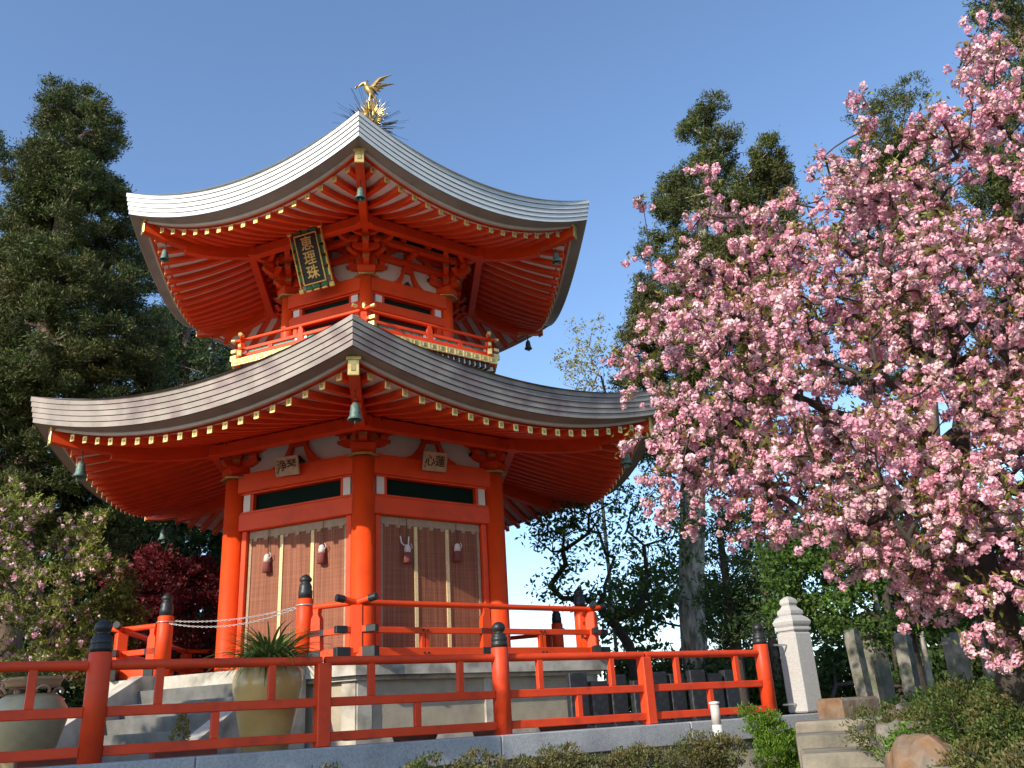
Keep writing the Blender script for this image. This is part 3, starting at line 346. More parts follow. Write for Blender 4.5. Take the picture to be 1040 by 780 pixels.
 'pl': '-509,25,283,47 -646,-74,58,48 -494,-76,269,35 -520,12,228,45 -506,-24,254,45 -622,-53,243,43 -637,-132,67,37 -508,-185,157,35 -508,-157,115,34 -542,-53,122,35 -757,-69,262,32 -500,-90,89,44 -715,-54,105,37 -484,-22,70,43 -678,-74,257,38 -610,-148,22,40 -708,-142,156,48 -653,-151,16,39 -580,-6,234,47 -537,-41,49,32 -636,39,185,31 -597,-14,308,34 -618,35,49,31 -696,-168,108,38 -698,-13,259,38 -570,-100,289,42 -603,-53,324,43 -617,-50,55,33 -487,-102,36,36 -605,-49,124,47 -516,-110,159,43 -649,-93,307,42 -704,-61,301,31 -642,-128,282,42 -648,-209,76,43 -538,-34,93,31 -671,-118,183,36 -468,-122,198,44 -590,-139,278,46 -455,-89,191,43 -652,-20,29,35 -542,-130,179,31 -599,-109,277,39 -689,-113,220,32 -712,-184,220,45 -570,-92,119,47 -628,-66,195,42 -675,-17,165,45 -660,35,226,39 -560,-128,19,37 -507,-66,33,35 -501,-52,140,45 -714,-96,42,31 -579,-79,2,34 -555,49,61,46 -582,28,48,32 -522,38,123,45 -599,-3,147,43 -569,-119,230,39 -596,-223,137,48',
 'os': '-472,127,79,40 -478,62,218,28 -442,66,85,36 -463,75,195,35 -439,54,26,28 -521,110,84,33 -450,30,111,29 -463,94,138,43 -469,58,142,40 -492,82,87,34 -452,81,42,41 -507,47,225,27 -454,11,153,38 -440,45,133,39 -482,100,113,34 -450,50,162,40 -496,52,80,30 -471,105,39,34 -479,33,30,36 -513,51,49,35',
 'ml': '-295,348,80,46 -441,305,30,47 -266,335,55,34 -492,217,115,43 -356,256,99,36 -333,314,49,52 -361,345,242,45 -352,397,76,52 -268,325,149,47 -470,309,219,43 -397,178,169,52 -381,205,196,33 -429,363,262,39 -358,302,226,40 -330,245,182,39 -397,335,79,46 -499,248,131,43 -495,209,203,43 -380,253,240,52 -513,287,174,39 -295,250,64,46 -288,260,164,38 -416,208,214,43 -501,325,54,47 -279,374,130,38 -462,275,19,36 -459,277,58,45 -464,352,56,40 -436,379,134,43 -413,334,26,40 -473,381,193,50 -513,331,223,35 -366,348,96,41 -435,326,194,50 -446,242,29,50 -429,223,52,47 -487,324,172,47 -353,279,250,41 -391,310,240,44 -487,309,104,49 -395,306,171,34 -426,340,154,50 -283,379,36,38 -478,256,226,52 -425,236,261,48 -373,196,119,34 -299,326,199,43 -508,237,83,34 -282,281,94,46 -417,196,99,35 -469,307,289,34 -495,220,234,45 -515,261,43,48 -333,234,125,40 -300,289,19,35 -444,227,170,40 -401,360,47,44 -500,344,145,39 -329,371,140,42 -328,249,232,38 -380,282,199,50 -450,281,276,42',
 'bd': '-386,1195,97,91 -414,1293,53,75 -1012,1179,58,80 -597,1282,157,75 -935,1062,195,76 -509,1340,464,70 -456,1287,293,92 -486,1296,547,89 -217,1408,108,74 -1183,1052,77,80 -703,1131,318,100 -669,1283,551,87 -1213,1008,436,82 -454,1213,353,91 -268,1289,24,72 -1162,1018,224,87 -349,1357,335,84 -1041,1154,329,73 -1133,1184,503,105 -500,1409,424,70 -315,1256,526,95 -1100,1121,110,90 -1082,1221,99,78 -615,1123,434,86 -648,1198,443,89 -774,1260,292,78 -408,1424,138,81 -713,1151,211,75 -540,1337,133,77 -1257,1142,484,101 -898,1280,428,96 -607,1109,233,86 -908,1222,216,91 -906,1130,78,107 -739,1330,201,79 -1141,1069,469,68 -842,1252,57,88 -441,1294,189,89 -1250,1167,136,96 -1221,1098,400,70 -522,1226,563,96 -1177,1177,366,76 -679,1241,95,84 -361,1398,198,107 -636,1243,33,80 -247,1395,29,104 -981,1108,154,68 -802,1199,233,106 -882,1319,109,93 -741,1318,523,89 -1094,1038,87,91 -841,1115,400,80 -1000,1325,228,72 -947,1053,363,77 -1051,1094,473,79 -348,1338,74,105 -1029,1103,83,79 -676,1294,413,82 -228,1371,619,106 -289,1249,464,106 -1185,1158,197,95 -329,1302,262,69 -904,1334,198,98 -790,1293,605,101 -901,1241,523,99 -1255,1093,335,80 -256,1190,154,89 -745,1137,410,92 -1009,1146,409,107 -810,1237,379,108 -902,1231,369,78 -537,1187,226,93 -780,1335,129,94 -1080,1115,275,97 -1067,987,300,91 -849,1280,167,105 -676,1219,181,77 -1056,1186,234,70 -215,1285,551,73 -184,1290,16,77 -608,1362,359,72 -415,1210,237,100 -177,1303,179,98 -414,1255,455,107 -656,1168,575,91 -556,1166,319,83 -1033,1311,319,107 -1152,1023,136,75 -386,1323,449,75 -1199,1241,396,68 -469,1436,232,82 -222,1292,304,94 -747,1086,352,83 -288,1336,622,79 -863,1182,299,99 -665,1324,137,87 -519,1411,134,84 -872,1160,168,105 -976,1244,514,107 -358,1163,200,88 -677,1200,322,105 -262,1361,206,90 -920,1315,294,71 -1117,1237,221,94 -190,1401,285,101 -1118,1256,318,93 -769,1191,485,85 -1288,1101,420,72 -595,1399,479,101 -1222,1076,133,101',
 'ch': '534,-1227,203,26 625,-1026,258,34 519,-1133,-16,35 638,-1032,92,25 523,-1135,34,28 557,-979,187,28 340,-963,75,35 683,-996,151,35 625,-1067,188,23 464,-870,340,26 476,-1031,-49,26 367,-954,334,27 381,-1033,31,36 426,-953,156,29 468,-1105,-44,24 538,-992,373,30 643,-1076,23,35 592,-1196,310,34 603,-1210,201,25 469,-994,-4,33 604,-1083,299,32 581,-973,23,31 420,-1159,23,24 295,-956,127,31 473,-857,166,28 429,-1092,211,30 265,-940,105,24 392,-1040,261,23 306,-986,242,25 551,-1109,404,23 397,-1079,236,23 686,-1153,193,26 536,-1188,234,35 536,-1219,76,35 412,-1013,27,23 510,-992,60,27 367,-1072,266,31 652,-957,175,32 481,-927,388,29 392,-940,248,35 566,-1187,130,35 442,-1145,242,24 437,-1057,328,27 548,-1078,-1,36 592,-923,297,23 557,-1104,338,28 501,-1084,-40,33 546,-1066,-31,33 505,-943,136,31 367,-859,137,26 463,-960,369,23 653,-989,109,25 445,-1120,115,34 661,-1040,105,30 678,-1062,286,34 611,-1188,391,30 390,-864,327,35 553,-998,17,32 441,-840,307,34 724,-1117,399,29 451,-870,182,33 709,-1093,141,29 625,-975,-17,30 487,-1069,279,30 376,-940,161,34 576,-1223,200,25 627,-1056,35,25 430,-1058,91,27 533,-1151,237,24 505,-1094,191,32 551,-959,7,24 349,-1041,229,35 278,-907,103,31 352,-987,57,23 353,-844,261,24 413,-885,173,27 337,-1089,154,27 624,-1124,84,29 447,-1163,219,34 674,-1019,351,28 577,-991,270,26 310,-1010,117,32 274,-1000,170,33 424,-975,130,28 574,-921,58,36 354,-922,399,30 629,-1153,52,27 571,-1039,308,29 351,-1031,188,35 383,-952,306,36 656,-1179,265,28 350,-827,181,29 613,-1023,93,23 485,-955,289,35 561,-1160,1,29 471,-1209,114,24 506,-1136,76,35 450,-1053,269,35 563,-950,-22,29 485,-834,225,25 486,-1165,18,34 428,-1013,219,36 503,-1042,153,31 523,-1231,233,28 639,-1024,381,32 317,-927,304,29 560,-946,263,32 612,-1097,-2,29 396,-1033,224,32 538,-1226,293,31 424,-959,105,25 519,-1011,209,28 691,-1143,407,30 518,-1098,116,31 729,-1073,188,33 442,-1065,116,31 638,-957,124,31 556,-971,336,30 428,-1084,64,31 432,-946,217,34 412,-851,123,31 434,-986,60,33 482,-962,8,31 632,-1195,371,30 375,-1024,202,30 570,-1125,-21,23 632,-1175,191,24 344,-980,197,25 371,-982,342,23 396,-920,287,33 439,-901,139,36 477,-849,139,35 480,-1106,272,23 711,-1139,241,26 285,-895,238,25 589,-1027,404,30 654,-1104,22,28 485,-1056,59,29 419,-946,275,28 573,-999,-24,28 441,-919,341,26 551,-998,215,35 512,-919,296,31 400,-1003,89,28 517,-955,269,30 595,-1087,-28,25 450,-1079,325,32 595,-1053,154,30 485,-1199,60,34 676,-1063,176,28 487,-1152,172,26 518,-1083,44,23 454,-926,84,26 672,-1058,133,26 455,-1033,34,33 385,-928,87,34 317,-926,151,26 601,-1015,120,35 495,-1028,288,32 641,-1022,295,32 639,-1116,288,23 506,-1013,148,24 576,-902,301,27 257,-965,149,27 654,-1164,130,31 571,-1146,230,32 642,-1025,223,25 601,-1133,-1,28 586,-1167,330,27 448,-1055,141,25 723,-1038,214,27 547,-1077,397,35 348,-960,256,23 573,-1215,133,32 282,-1016,215,32 615,-957,43,33 346,-871,297,32 600,-1051,48,28 363,-950,73,27 448,-1106,263,24 407,-914,333,31 666,-1017,10,33 601,-1210,362,30 273,-951,263,23 597,-1140,360,26 532,-861,293,28 399,-1006,66,28 566,-1202,221,32 510,-1130,258,31 551,-1201,28,32 524,-897,393,31 469,-1063,337,32 497,-1208,227,27 269,-998,229,23 681,-1141,228,25 610,-929,25,32 600,-1172,186,29 640,-1197,173,32 715,-1110,120,23 690,-1133,252,35 664,-1107,267,34 639,-1075,413,27 512,-1205,117,35 618,-1036,132,27 698,-1123,318,35 424,-947,387,27 724,-1021,250,24 501,-1109,242,26 566,-961,122,24 453,-1002,217,28 643,-1127,37,23 269,-981,117,32 479,-1131,-25,27 689,-1080,221,35 643,-1002,325,28 617,-1213,327,26 566,-945,342,32 613,-1190,269,23 400,-1076,174,26 411,-1090,83,27 540,-1039,-21,36 663,-949,140,36 537,-1029,172,33 280,-874,256,26 512,-851,154,32 390,-1001,331,35 623,-1051,74,28 421,-1134,188,23 519,-1187,296,25 458,-1208,158,26 452,-1028,125,24 616,-1148,18,33 442,-1019,-16,32 644,-1187,132,32 537,-1151,-24,25 703,-1102,223,31 452,-1157,89,24 712,-1066,347,32 684,-1159,378,32 504,-1151,206,29 514,-1174,225,30 470,-911,167,26 343,-829,324,26 546,-967,261,26 336,-913,172,26 628,-1210,292,29 473,-1066,227,29 487,-1138,33,29 638,-940,372,24 567,-1032,277,34 650,-1180,103,23 339,-936,94,26 367,-927,281,29 449,-875,230,33 492,-1115,-38,35 665,-1134,129,29 615,-913,166,31 524,-1104,-43,34 579,-1067,-49,27 493,-991,257,34 537,-1040,20,23 501,-1078,125,34 635,-1126,244,30 521,-881,160,23 555,-1166,180,26 341,-928,259,28 432,-1125,152,28 458,-1004,96,36 597,-1216,136,29 653,-1106,48,25 346,-917,329,27 649,-991,265,32 323,-921,335,30 566,-1050,161,30 561,-1019,124,28 708,-981,186,23 682,-1129,369,31 507,-914,4,35 490,-929,416,31 663,-980,30,29 322,-1068,210,23 680,-969,382,25 563,-1022,211,27 671,-1157,412,34 376,-979,268,34 454,-911,31,29 518,-1015,317,34 427,-1080,343,29 466,-970,185,30 398,-1099,53,36 404,-906,148,31 441,-1046,362,32 484,-1062,-60,26 468,-970,-14,24 591,-1161,214,27 663,-1133,73,25 497,-1089,380,32 579,-1075,148,33 351,-902,297,27 323,-1046,106,25 530,-973,217,28 517,-1057,374,35 445,-1109,-28,35 606,-1123,375,29 578,-999,172,33 361,-1040,65,36 572,-956,82,33 688,-1155,120,32 507,-975,18,35 492,-843,179,28 669,-1078,429,23 520,-1184,151,34 434,-826,280,28 448,-844,338,25 617,-1139,280,28 372,-958,113,36 514,-1166,49,31 696,-1075,120,33 402,-1075,106,32 679,-1129,296,31 700,-1081,68,25 524,-1178,184,26 515,-1035,237,34 348,-852,109,27 310,-915,181,36 614,-1053,508,36 592,-1026,-47,28 427,-1117,66,25 542,-1010,-9,29 634,-1020,22,25 408,-1121,51,29 517,-945,17,31 318,-969,94,35 492,-1057,82,25 473,-895,106,33 523,-935,450,34 480,-928,72,35 597,-1024,38,30 431,-1014,135,29 512,-1235,123,26 481,-994,227,30 411,-1003,274,25 395,-907,195,29 580,-1078,1,29 414,-1106,26,29 731,-1107,371,30 396,-983,288,31 637,-1152,196,35 401,-866,408,25 323,-982,176,28 380,-863,205,36 317,-868,260,25 575,-1002,390,34 576,-998,435,26 635,-956,224,24 644,-1144,342,35 312,-948,318,35 415,-817,206,26 621,-1168,311,23 333,-890,271,27 712,-1015,97,23 657,-1080,316,23 507,-1007,86,33 438,-882,393,24 502,-1120,135,30 415,-1046,21,27 519,-1166,16,28 522,-953,-5,26 541,-1180,89,35 389,-872,256,33 410,-860,161,33 730,-1074,263,25 490,-1225,207,26 687,-1165,147,32 511,-918,368,30 546,-1134,323,32 445,-1194,70,31 487,-1113,21,29 675,-1151,313,24 366,-1112,99,31 350,-874,127,31 412,-925,130,24 414,-1007,307,32 619,-1157,388,32 325,-971,278,25 690,-1127,81,35 672,-968,77,30 515,-1109,385,33 589,-1087,401,24 542,-1188,57,27 451,-1138,-20,34 422,-1043,125,32 512,-887,65,35 499,-978,355,32 660,-1113,376,35 553,-1106,442,30 606,-986,188,25 637,-997,-18,25 469,-922,293,26 679,-1045,383,35',
}

# ================================================================== SETTING
def sheet(name, poly, z, m, thick=None, kind='structure'):
    mb = MB(); n = len(poly)
    if thick:
        mb.add([(x, y, z) for x, y in poly]+[(x, y, z-thick) for x, y in poly], [tuple(range(n)), tuple(range(n, 2*n))[::-1]]+[(i, n+i, n+(i+1) % n, (i+1) % n) for i in range(n)])
    else: mb.add([(x, y, z) for x, y in poly], [tuple(range(n))])
    o = mb.build(name, m); return tag(o, kind=kind)
FD = Vector((math.cos(R(22.433)), math.sin(R(22.433)), 0)); FN = Vector((-FD.y, FD.x, 0)); F0 = Vector((-2.515, -7.555, 0)); SP = 2.196
def fp(i, off=0.0, z=0.0): return F0 + FD*(SP*i) + FN*off + Vector((0, 0, z))
sheet('ground', [(-1500, -1500), (1500, -1500), (1500, 1500), (-1500, 1500)], -2.4, 'ground')
a_, b_ = fp(-30, .1), fp(4.46, .1)
sheet('terrace', [(a_.x, a_.y), (b_.x, b_.y), (b_.x+.75, b_.y+.6), (60, -2.0), (70, 80), (-90, 80), (-90, a_.y)], -1.12, 'soil', 1.27)
# granite coping and low retaining wall under the fence
kb = empty('retaining_wall', fp(0, 0, -2.4), R(22.433), 'grey granite coping on a low retaining wall under the red fence', 'wall')
mb = MB(); mb.box((-11.2+9.9/2+.0, .03, .55), (SP*34, .26, 1.12), bev=.005); mb.build('wall_face', 'ledge', kb)
xx = -26.0; first = None
for j, x1 in enumerate([-20, -14, -9, -4.2, .9, 4.25, 7.1, 9.62]):
    mb = MB(); mb.box(((xx+x1)/2, .02, 1.25), (x1-xx-.008, .42, .268), bev=.012); mb.build('coping_stone', 'granite', kb); xx = x1

# ================================================================== PAGODA
PHI = -2.234
def ca(k): return R(-90+PHI+60*k)
def crz(k): return ca(k)-math.pi/2
def frz(k): return ca(k)+R(30)-math.pi/2
C30, T30 = math.cos(R(30)), math.tan(R(30))
pag = empty('pagoda', (0, 0, 0), 0, 'two-storey hexagonal vermilion pagoda with upturned roofs and a gilt bird on top', 'pagoda')
def hexring(mb, prof, mats_i, bow=None, nu=1, zs=None):
    pass
def hexprism(mb, R0, z0, z1, mi=0, R1=None):
    R1 = R1 or R0
    vs = [(R0*math.cos(ca(k)), R0*math.sin(ca(k)), z0) for k in range(6)]+[(R1*math.cos(ca(k)), R1*math.sin(ca(k)), z1) for k in range(6)]
    mb.add(vs, [tuple(range(6))[::-1], tuple(range(6, 12))]+[(k, (k+1) % 6, 6+(k+1) % 6, 6+k) for k in range(6)], mi)
def six(proto, rots, parent):
    out = [proto]; proto.rotation_euler = (0, 0, rots[0])
    for r in rots[1:]:
        c = copy_tree(proto, parent); c.rotation_euler = (0, 0, r); out.append(c)
    return out
FR = [frz(k) for k in (-1, 0, 1, 2, 3, 4)]; CR = [crz(k) for k in (-1, 0, 1, 2, 3, 4)]

# stone platform
mb = MB(); hexprism(mb, 4.24, -1.15, -.20, 0); base = mb.build('stone_platform', 'stone', pag)
mb = MB(); hexprism(mb, 4.47, -.20, 0, 0); hexprism(mb, 4.36, -.26, -.203, 0)
hexprism(mb, 4.34, -1.15, -1.0, 0); mb.build('ledge_slab', 'ledge', pag)
for k in range(6):
    A, L = 4.24*C30, 2.12
    for x in (-.0, .0001)[:1] + (L-.10, -L+.10):
        mb = MB(); mb.box((x, A+.018, -.62), (.13 if abs(x) < 1 else .22, .05, .74), bev=.006)
        if k in (0, 5, 4, 1) or abs(x) > 1: mb.build('pilaster', 'ledge', pag, rz=frz(k))
mb = MB(); hexprism(mb, 2.95, .002, .09); mb.build('timber_sill', 'verm', pag)

# stairs on the front-left face
SX = 1.22
mb = MB()
n0 = 4.47*C30
for i in range(6):
    zt = -.19*(i+1); mb.box((0, n0+.29*i+.145, (zt-1.18)/2), (2*SX, .30, zt+1.18), bev=.012)
mb.build('stair_steps', 'step', pag, rz=FR[0])
for sx in (-1, 1):
    mb = MB(); poly = [(n0-.02, -1.18), (n0-.02, .02), (n0+.22, .02), (n0+2.25, -1.02), (n0+2.35, -1.18)]
    mb.prism(poly, .22, Matrix.Translation((sx*(SX+.11), 0, 0))); mb.build('stair_cheek', 'ledge', pag, rz=FR[0])

# columns
mb = MB(); mb.lathe([(.22, .0), (.22, .06), (.185, .10), (.185, 3.30)], 24, (0, 2.6, 0)); p = mb.build('column', 'verm', pag)
six(p, CR, pag)
mb = MB(); mb.lathe([(.13, 5.45), (.13, 7.12)], 20, (0, 1.78, 0)); p = mb.build('column', 'verm', pag); six(p, CR, pag)

# storey walls, one face built then copied round
def storey(a, L, zs, colr, up_):
    """zs: floor, door head, lintel top, vent top, beam top, frieze top"""
    z0, z1, z2, z3, z4, z5 = zs
    mb = MB(); W = L-colr*.5
    mb.box((0, a-.02, (z1+z2)/2), (2*W, .22, z2-z1-.004), bev=.012)
    mb.box((0, a, (z3+z4)/2), (2*W, .25, z4-z3-.004), bev=.012)
    for s in (-1, 1):
        mb.box((s*(L-colr-.065), a-.03, (z0+z1)/2), (.10, .14, z1-z0-.004), bev=.008)
        mb.box((s*(L-colr-.20), a-.03, (z2+z3)/2), (.05, .15, z3-z2))
    mb.box((0, a-.02, z0+.06), (2*W, .2, .12), bev=.01)
    mb.box((0, a-.02, z2+.016), (2*W, .19, .03)); mb.box((0, a-.02, z3-.016), (2*W, .19, .03))
    fr = mb.build('wall_frame', 'verm', pag)
    mb = MB(); mb.box((0, a-.07, (z2+z3)/2), (2*(L-colr-.225), .06, z3-z2-.064)); 
    v = mb.build('vent_panel', 'green', fr)
    for s in (-1, 1):
        mb = MB(); mb.box((s*(L-colr-.10), a-.02, (z2+z3)/2), (.14, .15, z3-z2-.064)); mb.build('white_block', 'white', fr)
    mb = MB(); mb.box((0, a-.14, (z0+z1)/2), (2*W, .04, z1-z0)); mb.build('wall_panel', 'dark', fr)
    mb = MB(); mb.box((0, a-.06, (z4+z5)/2), (2*W, .06, z5-z4-.004)); mb.build('plaster_panel', 'white', fr)
    # frog-leg strut in the frieze
    h = z5-z4; mb = MB(); s = L/1.3
    for sg in (-1, 1):
        pts = [(sg*.09*s, z5-.07), (sg*.16*s, z5-.08), (sg*.24*s, z4+h*.50), (sg*.36*s, z4+.10), (sg*.50*s, z4+.035), (sg*.52*s, z4), (sg*.30*s, z4), (sg*.22*s, z4+.09*s), (sg*.16*s, z4+h*.42)]
        vs = [(x, a+.05, z) for x, z in pts]+[(x, a-.03, z) for x, z in pts]; n = len(pts)
        mb.add(vs, [tuple(range(n)), tuple(range(n, 2*n))]+[(i, (i+1) % n, n+(i+1) % n, n+i) for i in range(n)])
    mb.box((0, a+.01, z5-.085), (.36*s, .10, .09), bev=.01); mb.box((0, a+.01, z5-.02), (.26*s, .14, .07), bev=.01)
    st = mb.build('frog_leg_strut', 'verm', fr)
    mb = MB()
    for dx, dz, r in ((0, .15, .042), (-.055, .10, .035), (.055, .10, .035), (0, .07, .03), (-.11, .07, .02), (.11, .07, .02)):
        mb.lathe([(0.0, -r), (r*.8, -r*.6), (r, 0), (r*.8, r*.6), (0.0, r)], 8, (dx*s, a+.0, z4+dz*s))
    mb.build('carved_flower', 'blackm', fr)
    return six(fr, FR, pag)
storey(2.6*C30, 1.3, (.09, 2.38, 2.68, 3.04, 3.38, 3.86), .185, False)
storey(1.78*C30, .89, (5.45, 6.42, 6.58, 6.80, 7.10, 7.55), .13, True)
for k in (-1, 0, 1, 2, 3, 4):
    a = 1.78*C30
    mb = MB(); mb.box((0, a+.01, 7.61), (1.70, .16, .11), bev=.01); mb.box((0, a+.32, 7.80), (1.9, .12, .11), bev=.01); mb.box((0, a+.02, 7.93), (1.7, .14, .10), bev=.01); bp_ = mb.build('bracket_beam', 'verm', pag, rz=frz(k))
    mb = MB(); mb.box((0, a-.06, 7.84), (1.7, .06, .52)); mb.build('plaster_panel', 'white', bp_)
    mb = MB()
    for x in (-.28, .28): mb.box((x, a+.33, 7.93), (.13, .13, .12), bev=.02)
    mb.box((0, a+.02, 7.77), (.14, .14, .20), bev=.02); mb.box((0, a+.17, 7.72), (.10, .42, .10), bev=.015); mb.build('bearing_block', 'verm', bp_)
mb = MB(); hexprism(mb, 2.35, .05, 4.3); hexprism(mb, 1.60, 4.3, 8.3); mb.build('inner_core', 'dark', pag)

# bracket sets
def arm(mb, ang, s0, s1, z, h, w, mi=0, tip=None):
    """boat-shaped arm from s0 to s1 along a direction turned ang from outward"""
    T = Matrix.Translation(mb.o) @ Matrix.Rotation(ang, 4, 'Z')
    c = h*.75
    poly = [(s0, z+h), (s0, z), (s1-c*1.6, z), (s1-c*.6, z+h*.25), (s1, z+h*.62), (s1, z+h)]
    mb.prism(poly, w, T, mi)
    if tip is not None: mb.prism([(s1+.002, z+h*.60), (s1+.014, z+h*.60), (s1+.014, z+h+.004), (s1+.002, z+h+.004)], w+.01, T, tip)
def block(mb, ang, s, z, w, h, mi=0):
    T = Matrix.Translation(mb.o) @ Matrix.Rotation(ang, 4, 'Z'); c = T @ Vector((0, s, 0))
    rot = Matrix.Rotation(ang, 3, 'Z'); b = len(mb.v)
    q = w*.36; hw = w/2
    vs = []
    for zz, r in ((z, q), (z+h*.4, hw), (z+h, hw)):
        for x, y in ((-r, -r), (r, -r), (r, r), (-r, r)): vs.append(c + rot @ Vector((x, y, 0)) + Vector((0, 0, zz)))
    mb.add(vs, [(3, 2, 1, 0), (8, 9, 10, 11)]+[(i*4+j, i*4+(j+1) % 4, i*4+4+(j+1) % 4, i*4+4+j) for i in (0, 1) for j in range(4)], mi)
def brackets(Rc, zb, zt, s, tiers, reach):
    mb = MB(); mb.o = Vector((0, Rc, 0)); h = (zt-zb)
    th = h/(tiers+.7)
    block(mb, 0, 0, zb, .40*s, th*.7, 0)
    mb.lathe([(.27*s, zb-.05*s), (.29*s, zb-.02*s), (.24*s, zb)], 6, (0, Rc, 0), 1)
    for t in range(tiers):
        z = zb+th*(.7+t)+.002; ah = th*.60; out = reach*(t+1)/tiers
        arm(mb, 0, -.3*s, out+.05, z, ah, .13*s, 0, 1)
        block(mb, 0, out-.07, z+ah+.001, .17*s, th*.38)
        for a_ in (60, -60):      # beams crossing beyond the corner
            arm(mb, R(a_), -.10, out*.80, z+.0015*(1 if a_ > 0 else 2), ah, .12*s, 0, 1); block(mb, R(a_), out*.80-.08, z+ah+.002, .15*s, th*.37)
            for sg in (1,):
                l2 = (.36+.17*t)*s
                arm(mb, R(a_)+math.pi, .05, l2+.1, z+.0025*(1 if a_ > 0 else 1.5), ah, .12*s, 0, 2); block(mb, R(a_)+math.pi, l2, z+ah+.002, .15*s, th*.37)
        if t:                                                        # cross arm parallel to the eave
            T = Matrix.Translation((0, Rc+out*.62, 0))
            for a_ in (90, -90):
                o_ = mb.o; mb.o = Vector((0, Rc+out*.62, 0)); arm(mb, R(a_), 0, .30*s, z+.004*(1 if a_ > 0 else 1.3), ah*.9, .10*s, 0, 2); block(mb, R(a_), .24*s, z+ah+.003, .13*s, th*.36); mb.o = o_
    # tail rafter with gilt tip
    z = zt-th*.30
    mb.beam((0, Rc-.1, z+.02), (0, Rc+reach+.22, z-.05), .12*s, th*.42, 0, bev=.01)
    mb.box((0, Rc+reach+.235, z-.052), (.14*s, .03, th*.50), 1); mb.box((0, Rc+reach+.08, z-.035), (.135*s, .06, th*.47), 1)
    mb.box((0, Rc, (zb+zt)/2), (.14*s, .14*s, zt-zb), 0)
    p = mb.build('bracket_set', ['verm', 'brass', 'blackm'], pag); six(p, CR, pag)
brackets(2.6, 3.36, 3.98, 1.0, 2, .46)
brackets(1.78, 7.12, 8.00, .85, 3, .74)

